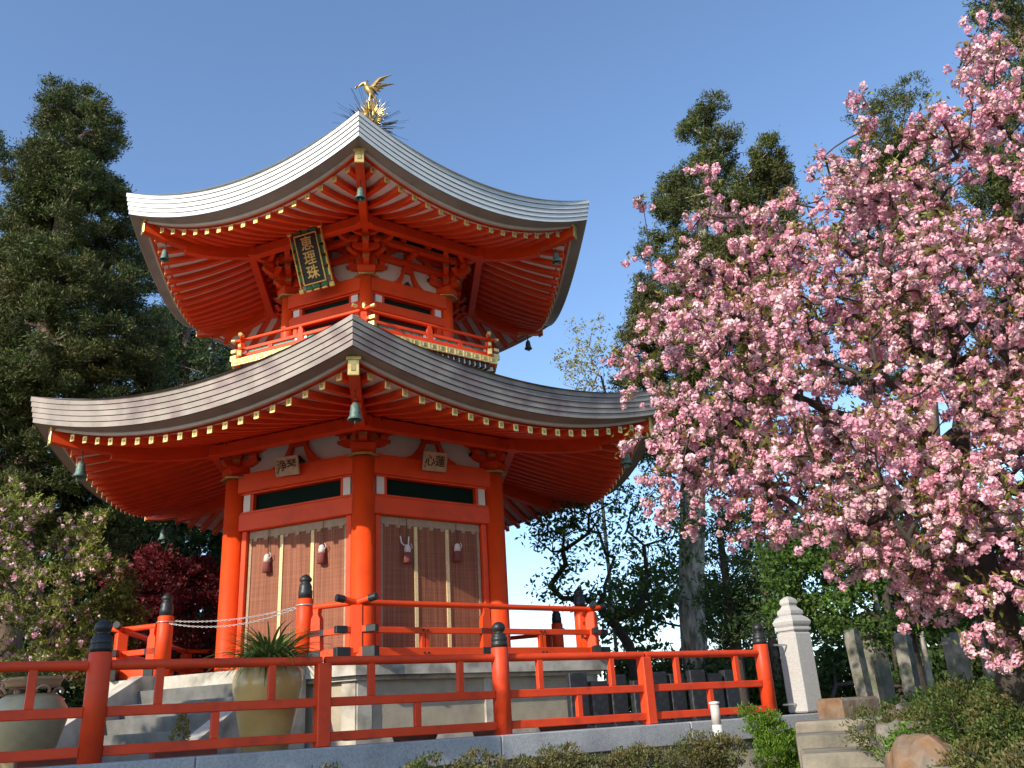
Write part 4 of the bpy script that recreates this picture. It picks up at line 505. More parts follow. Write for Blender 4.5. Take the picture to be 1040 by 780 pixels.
# roofs
def loft_rect(mb, pts, wv, hv, mi=0, side=Vector((1, 0, 0)), cap=None, capf=1.0):
    vs = []; n = len(pts)
    for p in pts:
        p = Vector(p)
        for x, z in ((-1, 0), (1, 0), (1, -1), (-1, -1)): vs.append(p + side*(x*wv/2) + Vector((0, 0, z*hv)))
    mb.add(vs, [(i*4+j, i*4+(j+1) % 4, i*4+4+(j+1) % 4, i*4+4+j) for i in range(n-1) for j in range(4)]+[(3, 2, 1, 0), (4*n-4, 4*n-3, 4*n-2, 4*n-1)], mi)
def make_roof(name, Rc, zc, sag, prof, nin, zin, nr, top, matf, curve, stuffk):
    A = Rc*C30; NE = A-.45
    def zedge(u): return -sag*(1-abs(u)**2.0)
    def S(x, n):                      # soffit height
        u = min(1.0, abs(x)/(NE*T30)); ze = zc-.525+zedge(u); t = (n-nin)/(NE-nin)
        return zin+(ze-zin)*t - curve*4*t*(1-t)
    U = np.linspace(-1, 1, 33); mb = MB()
    toppts = []
    n_t, z_t = top
    for t in np.linspace(1, 0, 12)[:-1]:
        toppts.append(t)
    for k in range(6):
        ro = Matrix.Rotation(frz(k), 3, 'Z')
        rows = []
        for t in np.linspace(1, 0, 13):        # roof top, ridge to eave
            n = A+(n_t-A)*t; rows.append([(u*n*T30, n, (zc+zedge(u))*(1-t)+z_t*t - (.30*(z_t-zc))*4*t*(1-t)*.62) for u in U])
        mis = [0]*13
        for dn, dz, mi in prof:
            rows.append([(u*(A+dn)*T30, A+dn-.05*(1-u*u), zc+zedge(u)+dz) for u in U]); mis.append(mi)
        vs = [ro @ Vector(p) for r in rows for p in r]; nu = len(U)
        for i in range(len(rows)-1):
            b = len(mb.v) if i == 0 else b
            if i == 0: mb.v += [tuple(v) for v in vs]
            for j in range(nu-1):
                mb.f.append((b+i*nu+j, b+i*nu+j+1, b+(i+1)*nu+j+1, b+(i+1)*nu+j)); mb.m.append(0 if i < 13 else mis[i]); mb.sm.append(False)
    roof = mb.build(name, matf+['eave', 'eavel', 'verm', 'grooveu' if 'upper' in name else 'groove'], pag)
    # soffit boards (white between rafters)
    mb = MB()
    for k in range(6):
        ro = Matrix.Rotation(frz(k), 3, 'Z'); NN = np.linspace(nin-.45, NE+.02, 8); vs = []
        for n in NN:
            for u in np.linspace(-1, 1, 21): vs.append(ro @ Vector((u*n*T30, n, S(u*n*T30, n))))
        b = len(mb.v); mb.v += [tuple(v) for v in vs]
        for i in range(7):
            for j in range(20): mb.f.append((b+i*21+j, b+i*21+j+1, b+i*21+22+j, b+i*21+21+j)); mb.m.append(0); mb.sm.append(False)
    mb.build('soffit_board', 'white', roof)
    # purlin ring under the rafters
    mb = MB()
    for k in range(6):
        ro = Matrix.Rotation(frz(k), 3, 'Z'); z = zin-.235
        b0 = MB(); n = nin; L = n*T30+.14; b0.box((0, n, z+.003*(k % 2)), (2*L, .15, .20), bev=.01)
        mb.add([ro @ Vector(v) for v in b0.v], b0.f, 0)
    mb.build('purlin', 'verm', roof)
    # rafters
    L = NE*T30; xs = [(-1+(2*i+1)/nr)*(L-.10) for i in range(nr)]; cnt = 0
    stuff = MB()
    for x in xs:
        ns = max(nin-.35, abs(x)/T30+.04); pts = []
        for n in np.linspace(ns, NE, 6): pts.append((x, n, S(x, n)+.004))
        mb = MB(); loft_rect(mb, pts, .100, .095)
        e = pts[-1]
        mb.box((x, NE+.008, e[2]-.062), (.092, .016, .122), 1, bev=.006); mb.box((x, NE+.018, e[2]-.062), (.036, .01, .05), 2)
        proto = None
        for q, k in enumerate((-1, 0, 1, 4, 2, 3)):
            if q < stuffk:
                if proto is None:
                    proto = mb.build('rafter', ['verm', 'gold', 'brass'], roof, rz=frz(k)); 
                else:
                    c = proto.copy(); COL.objects.link(c); c.parent = roof; c.rotation_euler = (0, 0, frz(k))
            else:
                ro = Matrix.Rotation(frz(k), 3, 'Z')
                b = len(stuff.v); stuff.v += [tuple(ro @ Vector(v)) for v in mb.v]; stuff.f += [tuple(b+i for i in f) for f in mb.f]; stuff.m += mb.m; stuff.sm += mb.sm
    if stuff.v:
        o = stuff.build('rafter', ['verm', 'gold', 'brass'], roof); tag(o, kind='stuff')
    # hip rafters
    mb = MB(); Re = NE/C30+.16; pts = []
    for r in np.linspace(nin/C30-.6, Re, 8):
        rr = min(r, NE/C30); pts.append((0, r, S(rr*.5, rr*C30)-.03 + (r-rr)*.25))
    loft_rect(mb, pts, .15, .20); loft_rect(mb, [(p[0], p[1]-.0, p[2]-.19) for p in pts[:6]], .13, .10)
    e = Vector(pts[-1]); mb.box(e+Vector((0, .012, -.12)), (.155, .03, .23), 1, bev=.008); mb.box(e+Vector((0, .012, .015)), (.21, .05, .055), 1, bev=.008)
    mb.box(e+Vector((0, .03, -.125)), (.07, .01, .10), 2, bev=.004)
    hp = mb.build('hip_rafter', ['verm', 'gold', 'brass'], roof); six(hp, CR, roof)
    return roof, Vector(pts[-2]), S
profU = []
for i in range(5):
    profU += [(-.016*i, -.086*i, 0), (-.016*i, -.086*(i+1)+.009, 5), (-.016*i-.018, -.086*(i+1)+.009, 5), (-.016*i-.018, -.086*(i+1)+.001, 0)]
profU += [(-.085, -.425, 2), (-.27, -.455, 2), (-.285, -.465, 3), (-.295, -.505, 3), (-.335, -.51, 4), (-.34, -.50, 4), (-.50, -.515, 4)]
# material slots: 0 sheet, 1 unused, 2 eave, 3 pale strip, 4 vermilion, 5 groove
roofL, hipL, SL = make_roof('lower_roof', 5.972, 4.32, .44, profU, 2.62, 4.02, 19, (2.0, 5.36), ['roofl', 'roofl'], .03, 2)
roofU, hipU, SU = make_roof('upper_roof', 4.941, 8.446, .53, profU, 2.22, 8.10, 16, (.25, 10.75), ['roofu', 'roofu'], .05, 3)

# bells hang from the hip rafters: things of their own
def make_bell(s, label):
    b = empty('wind_bell', (0, 0, 0), 0, label, 'bell', 'bronze bells under the roof corners')
    mb = MB(); mb.lathe([(.0, -.16), (.035, -.165), (.060, -.20), (.072, -.27), (.080, -.35), (.115, -.42), (.105, -.425), (.075, -.37), (.06, -.28), (.0, -.20)], 12); mb.build('bell_body', 'verdi', b)
    mb = MB(); mb.tube([(0, 0, .03), (0, 0, -.17)], .008, 6); mb.tube([(.02*math.cos(t), 0, -.14+.02*math.sin(t)) for t in np.linspace(0, 6.3, 9)], .006, 5); mb.build('bell_chain', 'blackm', b)
    mb = MB(); mb.tube([(0, 0, -.22), (0, 0, -.40)], .006, 5); mb.box((0, 0, -.45), (.10, .012, .075), bev=.004); mb.build('clapper', 'verdi', b)
    b.scale = (s, s, s); return b
bell0 = None
wh = {-1: 'left corner', 0: 'front corner', 1: 'right corner', 2: 'rear right corner', 3: 'rear corner', 4: 'rear left corner'}
for nm, hip, s, dr in (('lower', hipL, .98, .06), ('upper', hipU, .82, .02)):
    for k in (-1, 0, 1, 2, 4):
        a_ = ca(k); lab = 'bronze wind bell hanging under the %s of the %s roof' % (wh[k], nm)
        if bell0 is None: bell0 = b = make_bell(s, lab)
        else:
            b = copy_tree(bell0); b['label'] = lab; b.scale = (s, s, s)
        r = hip.y-.03; b.location = (r*math.cos(a_), r*math.sin(a_), hip.z-.22); b.rotation_euler = (0, 0, a_)

# railings (koran)
def railing(Rr, z0, h, s, ends, kk, newel=None, fine=False, name='railing'):
    """one face of a railing; ends=(x0,x1) extents in face frame, cross flags"""
    A, L = Rr*C30, Rr/2
    x0, x1, c0, c1 = ends; e = .003*(kk % 2)
    r = MB(); ex = .30*s
    xa = x0-(ex if c0 else 0); xb = x1+(ex if c1 else 0)
    zt = z0+h; zm = z0+h*.52
    ndz = .02*s
    def railpts(z, lift):
        P = [(xa, A, z+(lift if c0 else 0)+e)]
        if c0: P.append((x0-.02, A, z+e))
        if c1: P += [(x1+.02, A, z+e)]
        P.append((xb, A, z+(lift if c1 else 0)+e)); return P
    r.tube(railpts(zt, .05*s), .043*s, 12, 0)
    for z, hh, dd in ((zm, .085*s, .075*s), (z0+.085*s, .15*s, .11*s)):
        r.box(((xa+xb)/2, A, z+e), (xb-xa, dd, hh), bev=.008*s)
    o = r.build(name, 'verm', pag, rz=frz(kk))
    fm = 'gold' if fine else 'blackm'
    def fbox(*a_, **k_): q = MB(); q.box(*a_, **k_); q.build('metal_fitting', fm, o)
    for fl, xe, sg in ((c0, xa, -1), (c1, xb, 1)):
        if fl:
            f = MB(); f.tube([(xe-sg*.10*s, A, zt+.033*s+e), (xe+sg*.012, A, zt+.052*s+e)], .052*s, 12); f.build('metal_fitting', fm, o)
            fbox((xe-sg*.06*s, A, zm+e), (.16*s, .085*s, .095*s), bev=.006)
            fbox((xe-sg*.08*s, A, z0+.085*s+e), (.20*s, .12*s, .16*s), bev=.006)
        else:
            fbox((xe-sg*.09*s, A, zm+e), (.18*s, .085*s, .09*s), bev=.004); fbox((xe-sg*.07*s, A, z0+.085*s+e), (.16*s, .12*s, .155*s), bev=.004)
    # posts
    def post(x, full=True):
        q = MB()
        if full:
            w = .085*s
            poly = [(-w*1.0, z0+.16*s), (w*1.0, z0+.16*s), (w*.85, z0+h*.78), (w*.45, z0+h*.86), (w*.55, zt-.03*s), (-w*.55, zt-.03*s), (-w*.45, z0+h*.86), (-w*.85, z0+h*.78)]
            n = len(poly); d = .045*s
            q.add([(x+a, A+d, z) for a, z in poly]+[(x+a, A-d, z) for a, z in poly], [tuple(range(n)), tuple(range(n, 2*n))]+[(i, (i+1) % n, n+(i+1) % n, n+i) for i in range(n)])
        else:
            q.box((x, A, (z0+.16*s+zm)/2), (.05*s, .06*s, zm-z0-.16*s))
        q.build('railing_post', 'verm', o)
        if full and not fine:
            for z, hh in ((zm, .095*s), (z0+.085*s, .155*s)): fbox((x, A, z+e), (.19*s, .09*s if z == zm else .125*s, hh*.98), bev=.004)
    span = x1-x0
    if span > L*1.4:
        post((x0+x1)/2)
        for f_ in (.25, .75):
            for d in (-.035*s, .035*s): post(x0+span*f_+d, False)
            if not fine:
                for d in (-.035*s, .035*s):
                    for z in (zm, z0+.085*s): q = MB(); q.tube([(x0+span*f_+d, A+(.036 if z == zm else .054)*s, z), (x0+span*f_+d, A+(.05 if z == zm else .068)*s, z)], .016*s, 8); q.build('rivet', 'blackm', o)
    else:
        xp = (x1-.05) if c0 else (x0+.05)
        post(xp)
    return o
for kk in range(6):
    L = 4.26/2; e = 4.26*.0
    k = kk-1 if kk else -1
    for k in [(-1, 0, 1, 2, 3, 4)[kk]]:
        if k in (-1, 1):
            o1 = railing(4.26, 0, .76, 1, (-L, -L+.70, True, False), k); o2 = railing(4.26, 0, .76, 1, (L-.70, L, False, True), k)
            for sx in (-1, 1):
                nw = MB(); nw.lathe([(.115, 0), (.115, .88), (.09, .90)], 18, (sx*(L-.86), 4.26*C30, 0)); p = nw.build('newel_post', 'verm', pag, rz=frz(k))
                nw = MB(); nw.lathe([(.098, .885), (.10, 1.0), (.088, 1.02), (.092, 1.06), (.075, 1.10), (.06, 1.115), (.085, 1.14), (.088, 1.17), (.05, 1.215), (.0, 1.24)], 16, (sx*(L-.86), 4.26*C30, 0)); nw.build('onion_cap', 'blackm', p)
        else: railing(4.26, 0, .76, 1, (-L, L, True, True), k)
mb = MB(); mb.box((0, 4.26, .40), (.17, .17, .64), bev=.015); cp = mb.build('corner_post', 'verm', pag)
six(cp, CR, pag)
# chain across the stair head
ch = MB()
A = 4.26*C30
for off, zz, sg in ((.03, .80, .17), (-.06, .83, .10)):
    P = [Vector((-1.27+2.54*t, A+off, zz-.16*4*t*(1-t)*sg/.17)) for t in np.linspace(0, 1, 61)]
    for i in range(60):
        c = (P[i]+P[i+1])/2; d = P[i+1]-P[i]; a1 = Vector((0, 1, 0)) if i % 2 else Vector((0, 0, 1))
        ch.tube([c + d*.75*math.cos(t) + a1*.011*math.sin(t) for t in np.linspace(0, 2*math.pi, 7)], .0045, 4, caps=False)
for sx in (-1, 1): ch.tube([Vector((sx*1.27+.125*math.cos(t), A+.125*math.sin(t), .80)) for t in np.linspace(0, 2*math.pi, 17)], .010, 5, caps=False)
o = ch.build('chain', 'chain', rz=FR[0]); tag(o, 'steel chain hung between the two newel posts at the stair head', 'chain')

# upper balcony
mb = MB(); hexprism(mb, 2.80, 5.46, 5.60); balc = mb.build('balcony', 'verm', pag)
for k in (-1, 0, 1, 2, 3, 4):
    A2, L2 = 2.80*C30, 1.40
    mb = MB(); mb.box((0, A2+.012, 5.515), (2*L2+.02, .03, .125), 0)
    for i in range(15):
        x = (-1+(2*i+1)/15)*L2; mb.lathe([(.0, 0), (.032, .0), (.03, .012), (.0, .014)], 6, (0, 0, 0), 1) if False else mb.box((x, A2+.03, 5.515), (.085, .012, .07), 1, bev=.004)
        mb.box((x+L2/15, A2+.03, 5.515), (.02, .012, .11), 0)
    mb.build('gilt_band', ['gold', 'brass'], balc, rz=frz(k))
    mb = MB()
    for i in range(22):
        x = (-1+(2*i+1)/22)*(L2-.1); mb.box((x, A2-.10, 5.40), (.06, .14, .10), 0); mb.box((x+.055, A2-.12, 5.40), (.03, .14, .08), 1)
    mb.box((0, A2-.26, 5.33), (2*L2-.3, .2, .25), 2)
    mb.build('bracket_frieze', ['blackm', 'white', 'verdi'], balc, rz=frz(k))
    Rr = 2.66; Lr = Rr/2
    railing(Rr, 5.60, .40, .72, (-Lr, Lr, True, True), k, fine=True, name='balcony_railing')
    mb = MB(); A3 = Rr*C30-.02
    for sx in (-1, 1):
        mb.box((sx*Lr*.5, A3, 5.765), (Lr*.78, .02, .12), 0)
        for i in range(6): mb.beam((sx*Lr*.5-Lr*.38+i*Lr*.128, A3+.014, 5.71), (sx*Lr*.5-Lr*.38+i*Lr*.128+.10, A3+.014, 5.82), .012, .012, 2)
        mb.box((sx*.10, A3+.012, 5.765), (.06, .03, .13), 1); mb.box((sx*(Lr-.09), A3+.012, 5.765), (.06, .03, .13), 1)
    mb.build('railing_panel', ['teal', 'white', 'verdi'], balc, rz=frz(k))
mb = MB(); mb.box((0, 2.66, 5.76), (.11, .11, .36), bev=.01); mb.lathe([(.035, 5.99), (.04, 6.04), (.03, 6.06), (.045, 6.09), (.03, 6.13), (0, 6.15)], 10, (0, 2.66, 0), 1)
cp = mb.build('balcony_post', ['verm', 'gold'], balc); six(cp, CR, balc)

# finial: lotus base, mast, gilt flames, bird, spikes
fin = MB(); fin.lathe([(.50, 10.62), (.46, 10.80), (.30, 10.86), (.30, 11.0), (.42, 11.08), (.40, 11.2), (.22, 11.35), (.10, 11.42), (.07, 11.5), (.055, 12.62), (.0, 12.65)], 18); fin_o = fin.build('finial', 'brass', pag)
fl = MB()
frv = Vector((math.cos(R(15)), math.sin(R(15)), 0))
for j in range(4):
    a_ = j*math.pi/4+.3; dr = Vector((math.cos(a_), math.sin(a_), 0)); up_ = Vector((0, 0, 1)); c = Vector((0, 0, 12.18))
    for i in range(34):
        t = 2*math.pi*i/34; d = dr*math.cos(t)+up_*math.sin(t); d2 = dr*math.cos(t+.13)+up_*math.sin(t+.13)
        r0, r1 = .17, .36+.10*(i % 2)+.08*math.sin(t)
        th = dr.cross(up_)*.008
        vs = [c+d*r0+th, c+d2*r0+th, c+(d+d2)*.5*r1, c+d*r0-th, c+d2*r0-th]; fl.add(vs, [(0, 1, 2), (3, 2, 4), (0, 2, 3), (1, 4, 2), (0, 3, 4, 1)])
    fl.tube([c+(dr*math.cos(t)+up_*math.sin(t))*.18 for t in np.linspace(0, 2*math.pi, 25)], .02, 6, caps=False)
fl.build('flame_halo', 'gold', fin_o)
sp = MB()
for i in range(70):
    t = random.uniform(-.5, math.pi+.5); ph = random.uniform(0, 2*math.pi); el = random.uniform(-.25, .75)
    d = Vector((math.cos(ph)*math.cos(el), math.sin(ph)*math.cos(el), math.sin(el))); c = Vector((0, 0, 11.95)); sp.tube([c+d*.12, c+d*random.uniform(.45, .95)], .004, 3)
for i in range(60):
    ph = random.uniform(0, 2*math.pi); el = random.uniform(-.5, .7); d = Vector((math.cos(ph)*math.cos(el), math.sin(ph)*math.cos(el), math.sin(el))); c = Vector((0, 0, 11.9)); sp.tube([c+d*.3, c+d*random.uniform(.42, .66)], .009, 3)
sp.build('bird_spikes', 'blackm', fin_o)
bd = MB(); RT = Vector((rt.x, rt.y, 0)).normalized(); BK = Vector((-RT.y, RT.x, 0)); B0 = Vector((0, 0, 12.62))
def bp(x, z, y=0): return B0 + RT*x + BK*y + Vector((0, 0, z))
bd.tube([bp(.06, .12), bp(.02, .22), bp(-.04, .34), bp(-.09, .42), bp(-.10, .50), bp(-.16, .535), bp(-.22, .50), bp(-.30, .44)], [.03, .085, .105, .085, .05, .055, .035, .008], 10)
bd.tube([bp(-.13, .55), bp(-.08, .60), bp(-.02, .58)], [.02, .018, .004], 6)
for sg in (-1, 1):     # raised wings
    root_ = bp(-.04, .36, sg*.07); N = 7
    for i in range(N):
        f = i/(N-1); tipx, tipz = .16+.36*f, .40+.20*math.sin(f*2.2) + .04
        tip = bp(tipx, tipz - (1-f)*.22, sg*(.06+.10*f)); mid = (root_+tip)/2 + Vector((0, 0, .06))
        bd.tube([root_ + RT*(.02*i), mid, tip], [.03, .04, .008], 5)
for i in range(7):     # tail
    f = (i-3)/3; bd.tube([bp(.05, .16), bp(.12, .05, f*.05), bp(.15+.03*abs(f), -.14-.05*(1-abs(f)), f*.14)], [.03, .025, .012], 5)
for sg in (-1, 1): bd.tube([bp(.0, .22, sg*.04), bp(-.01, .08, sg*.04), bp(0, .0, sg*.03)], [.035, .018, .02], 6)
bd.tube([bp(-.36, .40), bp(-.33, .47), bp(-.24, .47)], [.02, .03, .012], 6)
bd.build('bird', 'bird', fin_o); gl = MB(); gl.tube([bp(-.10, .47), bp(-.13, .53), bp(-.19, .52)], [.055, .06, .03], 8); gl.build('bird_head', 'gold', fin_o)

# plaques
TXT = Matrix(((-1, 0, 0), (0, 0, 1), (0, 1, 0))).transposed()
def add_text(mb, body, size, x, y, z, tilt, mi, extr=.004):
    v, f = text_poly(body, size, extr)
    rot = Matrix.Rotation(tilt, 3, 'X'); o = Vector((x, y, z)); mb.add([o + rot @ (TXT @ Vector(p)) for p in v], f, mi)
def plaque_big():
    a = 1.78*C30; rootp = empty('name_plaque', (0, 0, 0), 0, 'black name plaque in a carved gilt frame under the upper roof', 'plaque')
    tl = R(-24); c = Vector((-.06, a+.62, 7.43)); rot = Matrix.Rotation(tl, 3, 'X')
    def B(mb, x, z, w_, h_, y=0, d=.03, mi=0, bev=.004): mb.box(c + rot @ Vector((x*SC, y, z*SC)), (w_*SC, d, h_*SC), mi, rot, bev)
    rootp.rotation_euler = (0, 0, FR[0]); SC = 1.17
    mb = MB(); B(mb, 0, 0, .40, .76, 0, .05); mb.build('board', 'plaqueb', rootp)
    mb = MB()
    for sx in (-1, 1):
        for i in range(4): B(mb, sx*.235, -.27+i*.18, .10, .15, .0, .03, 1, .01); B(mb, sx*.29, -.27+i*.18, .03, .13, .015, .04, 0, .01)
        B(mb, sx*.205, 0, .022, .80, .03, .03, 0); B(mb, sx*.30, 0, .02, .86, -.01, .05, 0)
    for sz in (-1, 1):
        for i in range(3): B(mb, -.15+i*.15, sz*.435, .13, .09, .0, .03, 1, .01); B(mb, -.15+i*.15, sz*.50, .11, .035, .015, .05, 0, .01)
        B(mb, 0, sz*.395, .42, .022, .03, .03, 0)
        for sx in (-1, 1): B(mb, sx*.29, sz*.48, .09, .09, .02, .05, 0, .015)
    mb.build('carved_frame', ['gold', 'plaqueg'], rootp)
    mb = MB()
    for i, chh in enumerate('恵理珠'):
        p_ = c + rot @ Vector((0, .03, (.235-i*.235)*SC)); add_text(mb, chh, .235*SC, p_.x, p_.y, p_.z, tl, 0, .006)
    mb.build('lettering', 'gold', rootp)
def plaque_small(k, body, lab, tz):
    a = 2.6*C30; r = empty('wooden_sign', (0, 0, 0), frz(k), lab, 'sign', 'small wooden name boards over the blinds')
    tl = R(-16); c = Vector((0.06, a+.22, 3.34)); rot = Matrix.Rotation(tl, 3, 'X') @ Matrix.Rotation(R(tz), 3, 'Y')
    mb = MB(); mb.box(c, (.46, .035, .32), 0, rot, .008); 
    for sx in (-1, 1): mb.box(c + rot @ Vector((sx*.222, .02, 0)), (.02, .02, .32), 0, rot)
    for sx in (-1, 1): mb.box(c + rot @ Vector((0, .02, sx*.152)), (.42, .02, .018), 0, rot)
    mb.build('board', 'plaquew', r)
    mb = MB(); tl2 = tl
    for i, chh in enumerate(body):
        p_ = c + rot @ Vector((.10-.20*i, .022, 0)); v, f = text_poly(chh, .20, .003)
        mb.add([p_ + rot @ (TXT @ Vector(q)) for q in v], f, 0)
    for i, chh in enumerate('三山'):
        p_ = c + rot @ Vector((.195, .022, -.02-.07*i)); v, f = text_poly(chh, .05, .003); mb.add([p_ + rot @ (TXT @ Vector(q)) for q in v], f, 0)
    mb.build('lettering', 'ink', r)
plaque_big()
plaque_small(-1, '浄琴', 'small pale wooden sign on the beam over the sunlit left blind', -2)
plaque_small(0, '心蓮', 'small pale wooden sign on the beam over the shaded right blind', 2)

# bamboo blinds with tassels
def blind(k, lab, tx):
    a = 2.6*C30; r = empty('bamboo_blind', (0, 0, 0), frz(k), lab, 'blind', 'bamboo blinds between the columns')
    mb = MB(); mb.box((0, a-.05, 1.24), (1.96, .016, 2.24)); mb.build('blind_mat', 'blind', r)
    mb = MB(); mb.box((0, a-.036, 2.31), (1.97, .02, .13)); 
    for s in (-1, 1): mb.box((s*.955, a-.036, 1.18), (.05, .02, 2.12))
    for i in range(9): mb.box((-.86+.215*i, a-.034, 2.225), (.075, .02, .05))
    mb.build('blind_hem', 'blindhem', r)
    for s in (-1, 1): mb = MB(); mb.box((s*.31, a-.034, 1.18), (.062, .02, 2.12)); mb.build('brocade_band', 'blindband', r)
    for x, z in tx:
        mb = MB(); mb.tube([(x, a-.0, 2.36), (x, a+.0, z+.10)], .006, 5); mb.build('tassel_cord', 'ink', r)
        mb = MB(); mb.lathe([(.0, z+.11), (.04, z+.09), (.055, z+.03), (.055, z-.03)], 10, (x, a+.02, 0), 0)
        mb.lathe([(.055, z-.03), (.06, z-.08), (.075, z-.20), (.0, z-.205)], 10, (x, a+.02, 0), 1)
        mb.tube([(x-.05, a+.03, z+.02), (x-.09, a+.03, z+.06), (x-.06, a+.03, z+.12)], .007, 5, 0)
        mb.build('tassel', ['tasselw', 'tasselr'], r)
    return r
blind(-1, 'sunlit reddish bamboo blind in the left bay of the pagoda', ((.56, 1.84), (-.53, 1.86)))
r = blind(0, 'shaded bamboo blind in the right bay of the pagoda', ((.50, 1.82), (-.48, 1.90)))
mb = MB(); aa = 2.6*C30; mb.tube([(.62, aa, 2.06), (.60, aa, 1.95), (.55, aa, 1.91), (.47, aa, 1.92), (.46, aa, 2.06)], .012, 6); mb.build('metal_hook', 'wpost', r)

# ================================================================== RED FENCE (runs off the frame to the left)
KZ = -1.016
fence = empty('red_fence', fp(0, 0, 0), R(22.433), 'long vermilion railing with black onion caps on a granite kerb', 'fence')
def fx(i): return SP*i
h_top, h_mid, h_low = .855, .44, .10
def fence_post(i):
    mb = MB(); x = fx(i)
    if i % 2 == 0:
        mb.lathe([(.105, 0), (.105, .965), (.095, .975)], 20, (x, 0, KZ)); p = mb.build('fence_post', 'vermf', fence)
        mb = MB(); mb.lathe([(.098, .972), (.102, 1.03), (.09, 1.04), (.098, 1.05), (.10, 1.09), (.085, 1.10), (.09, 1.12), (.07, 1.135), (.045, 1.145), (.07, 1.165), (.082, 1.20), (.075, 1.235), (.04, 1.265), (0, 1.275)], 20, (x, 0, KZ)); mb.build('onion_cap', 'blackm', p)
    else:
        mb.box((x, 0, KZ+.415), (.15, .15, .83), bev=.012); mb.build('fence_post', 'vermf', fence)
for i in range(-3, 5): fence_post(i)
for i in range(-3, 4):
    a0, a1 = fx(i), fx(i+1)
    g0 = .10 if i % 2 == 0 else .02; g1 = .02 if i % 2 == 0 else .10
    for nm, z, kind in (('top_rail', h_top, 0), ('middle_rail', h_mid, 1), ('lower_rail', h_low, 1)):
        mb = MB(); q0 = a0+(g0 if kind == 0 else (.07 if i % 2 else .10)); q1 = a1-(g1 if kind == 0 else (.10 if i % 2 else .07))
        if kind == 0: mb.tube([(q0, 0, KZ+z), (q1, 0, KZ+z)], .047, 14)
        else: mb.box(((q0+q1)/2, 0, KZ+z), (q1-q0, .075, .092), bev=.008)
        mb.build(nm, 'vermf', fence)
    for f, z0, z1 in ((.25, h_mid+.046, h_top-.03), (.75, h_mid+.046, h_top-.03), (.5, h_low+.046, h_mid-.046)):
        mb = MB(); mb.box((a0+SP*f, 0, KZ+(z0+z1)/2), (.075, .065, z1-z0), bev=.005); mb.build('baluster', 'vermf', fence)

sheet('garden_bed', [(3.9, -10.6), (5.0, -8.9), (6.0, -6.9), (7.2, -4.0), (60, -2.5), (60, -40), (5.0, -13.5)], -1.42, 'ground', .97)
# white granite gate pillar at the end of the railing
p0 = fp(4.36, .05, 0); pil = empty('stone_pillar', (p0.x, p0.y, -1.0), R(22.433), 'tall white granite pillar with a stepped cap at the end of the red railing', 'pillar')
mb = MB(); mb.box((0, 0, .56), (.36, .36, 1.12), bev=.02); mb.build('shaft', 'granitew', pil)
mb = MB(); q = 4
def sq(mb, prof, o, mi=0): mb.lathe([(r*math.sqrt(2), z) for r, z in prof], 4, o, mi, smooth=False, ph=math.pi/4)
sq(mb, [(.15, 1.325), (.16, 1.35), (.185, 1.365), (.185, 1.39), (.165, 1.41), (.19, 1.45), (.20, 1.49), (.17, 1.54), (.12, 1.58), (.135, 1.61), (.135, 1.65), (.09, 1.70), (.075, 1.73), (.095, 1.77), (.085, 1.82), (.04, 1.86), (0, 1.875)], (0, 0, 0)); o_ = mb.build('stepped_cap', 'granitew', pil); o_.location.z = -.21
for z in (.95, .12):
    mb = MB(); mb.tube([(-.20, -.0, z), (-.46, -.0, z)], .014, 6); mb.tube([(-.20, -.12, z), (-.30, -.16, z-.02), (-.32, -.16, z+.04), (-.20, -.16, z+.12)], .011, 6) if False else None
    mb.build('steel_bracket', 'steel', pil)
# second smaller stone pillar behind
p2 = empty('stone_pillar', (7.6, -3.76, -1.12), R(22), 'smaller grey stone pillar with a rounded cap in the shade behind the steps', 'pillar')
mb = MB(); mb.box((0, 0, .55), (.30, .30, 1.1), bev=.02); mb.build('shaft', 'stele', p2)
mb = MB(); sq(mb, [(.13, 1.1), (.19, 1.15), (.19, 1.2), (.13, 1.26), (.10, 1.30), (.14, 1.36), (.12, 1.44), (.04, 1.52), (0, 1.53)], (0, 0, 0)); mb.build('stepped_cap', 'stele', p2)

# stone steps, blocks, rocks at the right
def rock(name, loc, sz, m, label, cat, group=None, seed=0, flat=.5, rz=0):
    bm = bmesh.new(); bmesh.ops.create_icosphere(bm, subdivisions=4, radius=1); g = np.random.default_rng(seed)
    pl = [(unit(g.normal(size=(1, 3)))[0], g.uniform(.62, .95)) for _ in range(13)]
    from mathutils import noise
    for v in bm.verts:
        d = Vector(v.co)
        for nrm, h in pl:
            nn = Vector(nrm); t = d.dot(nn)
            if t > h: d -= nn*(t-h)*.85
        d += d.normalized()*(noise.noise(d*2.2+Vector((seed, 0, 0)))*.14 + noise.noise(d*5+Vector((seed, 3, 0)))*.07 + noise.noise(d*13+Vector((seed, 3, 0)))*.025)
        v.co = Vector((d.x*sz[0], d.y*sz[1], d.z*sz[2]))
    me = bpy.data.meshes.new(name); bm.to_mesh(me); bm.free(); me.materials.append(M[m])
    o = bpy.data.objects.new(name, me); COL.objects.link(o); o.location = loc; o.rotation_euler = (0, 0, rz); return tag(o, label, cat, group)
st = empty('stone_steps', (0, 0, 0), 0, 'worn stone steps climbing past the granite pillar between rocks', 'steps')
sdir = Vector((.55, .83, 0)).normalized(); sper = Vector((sdir.y, -sdir.x, 0))
base_s = Vector((3.85, -9.55, 0)); sdir = Vector((.42, .90, 0)).normalized(); sper = Vector((sdir.y, -sdir.x, 0))
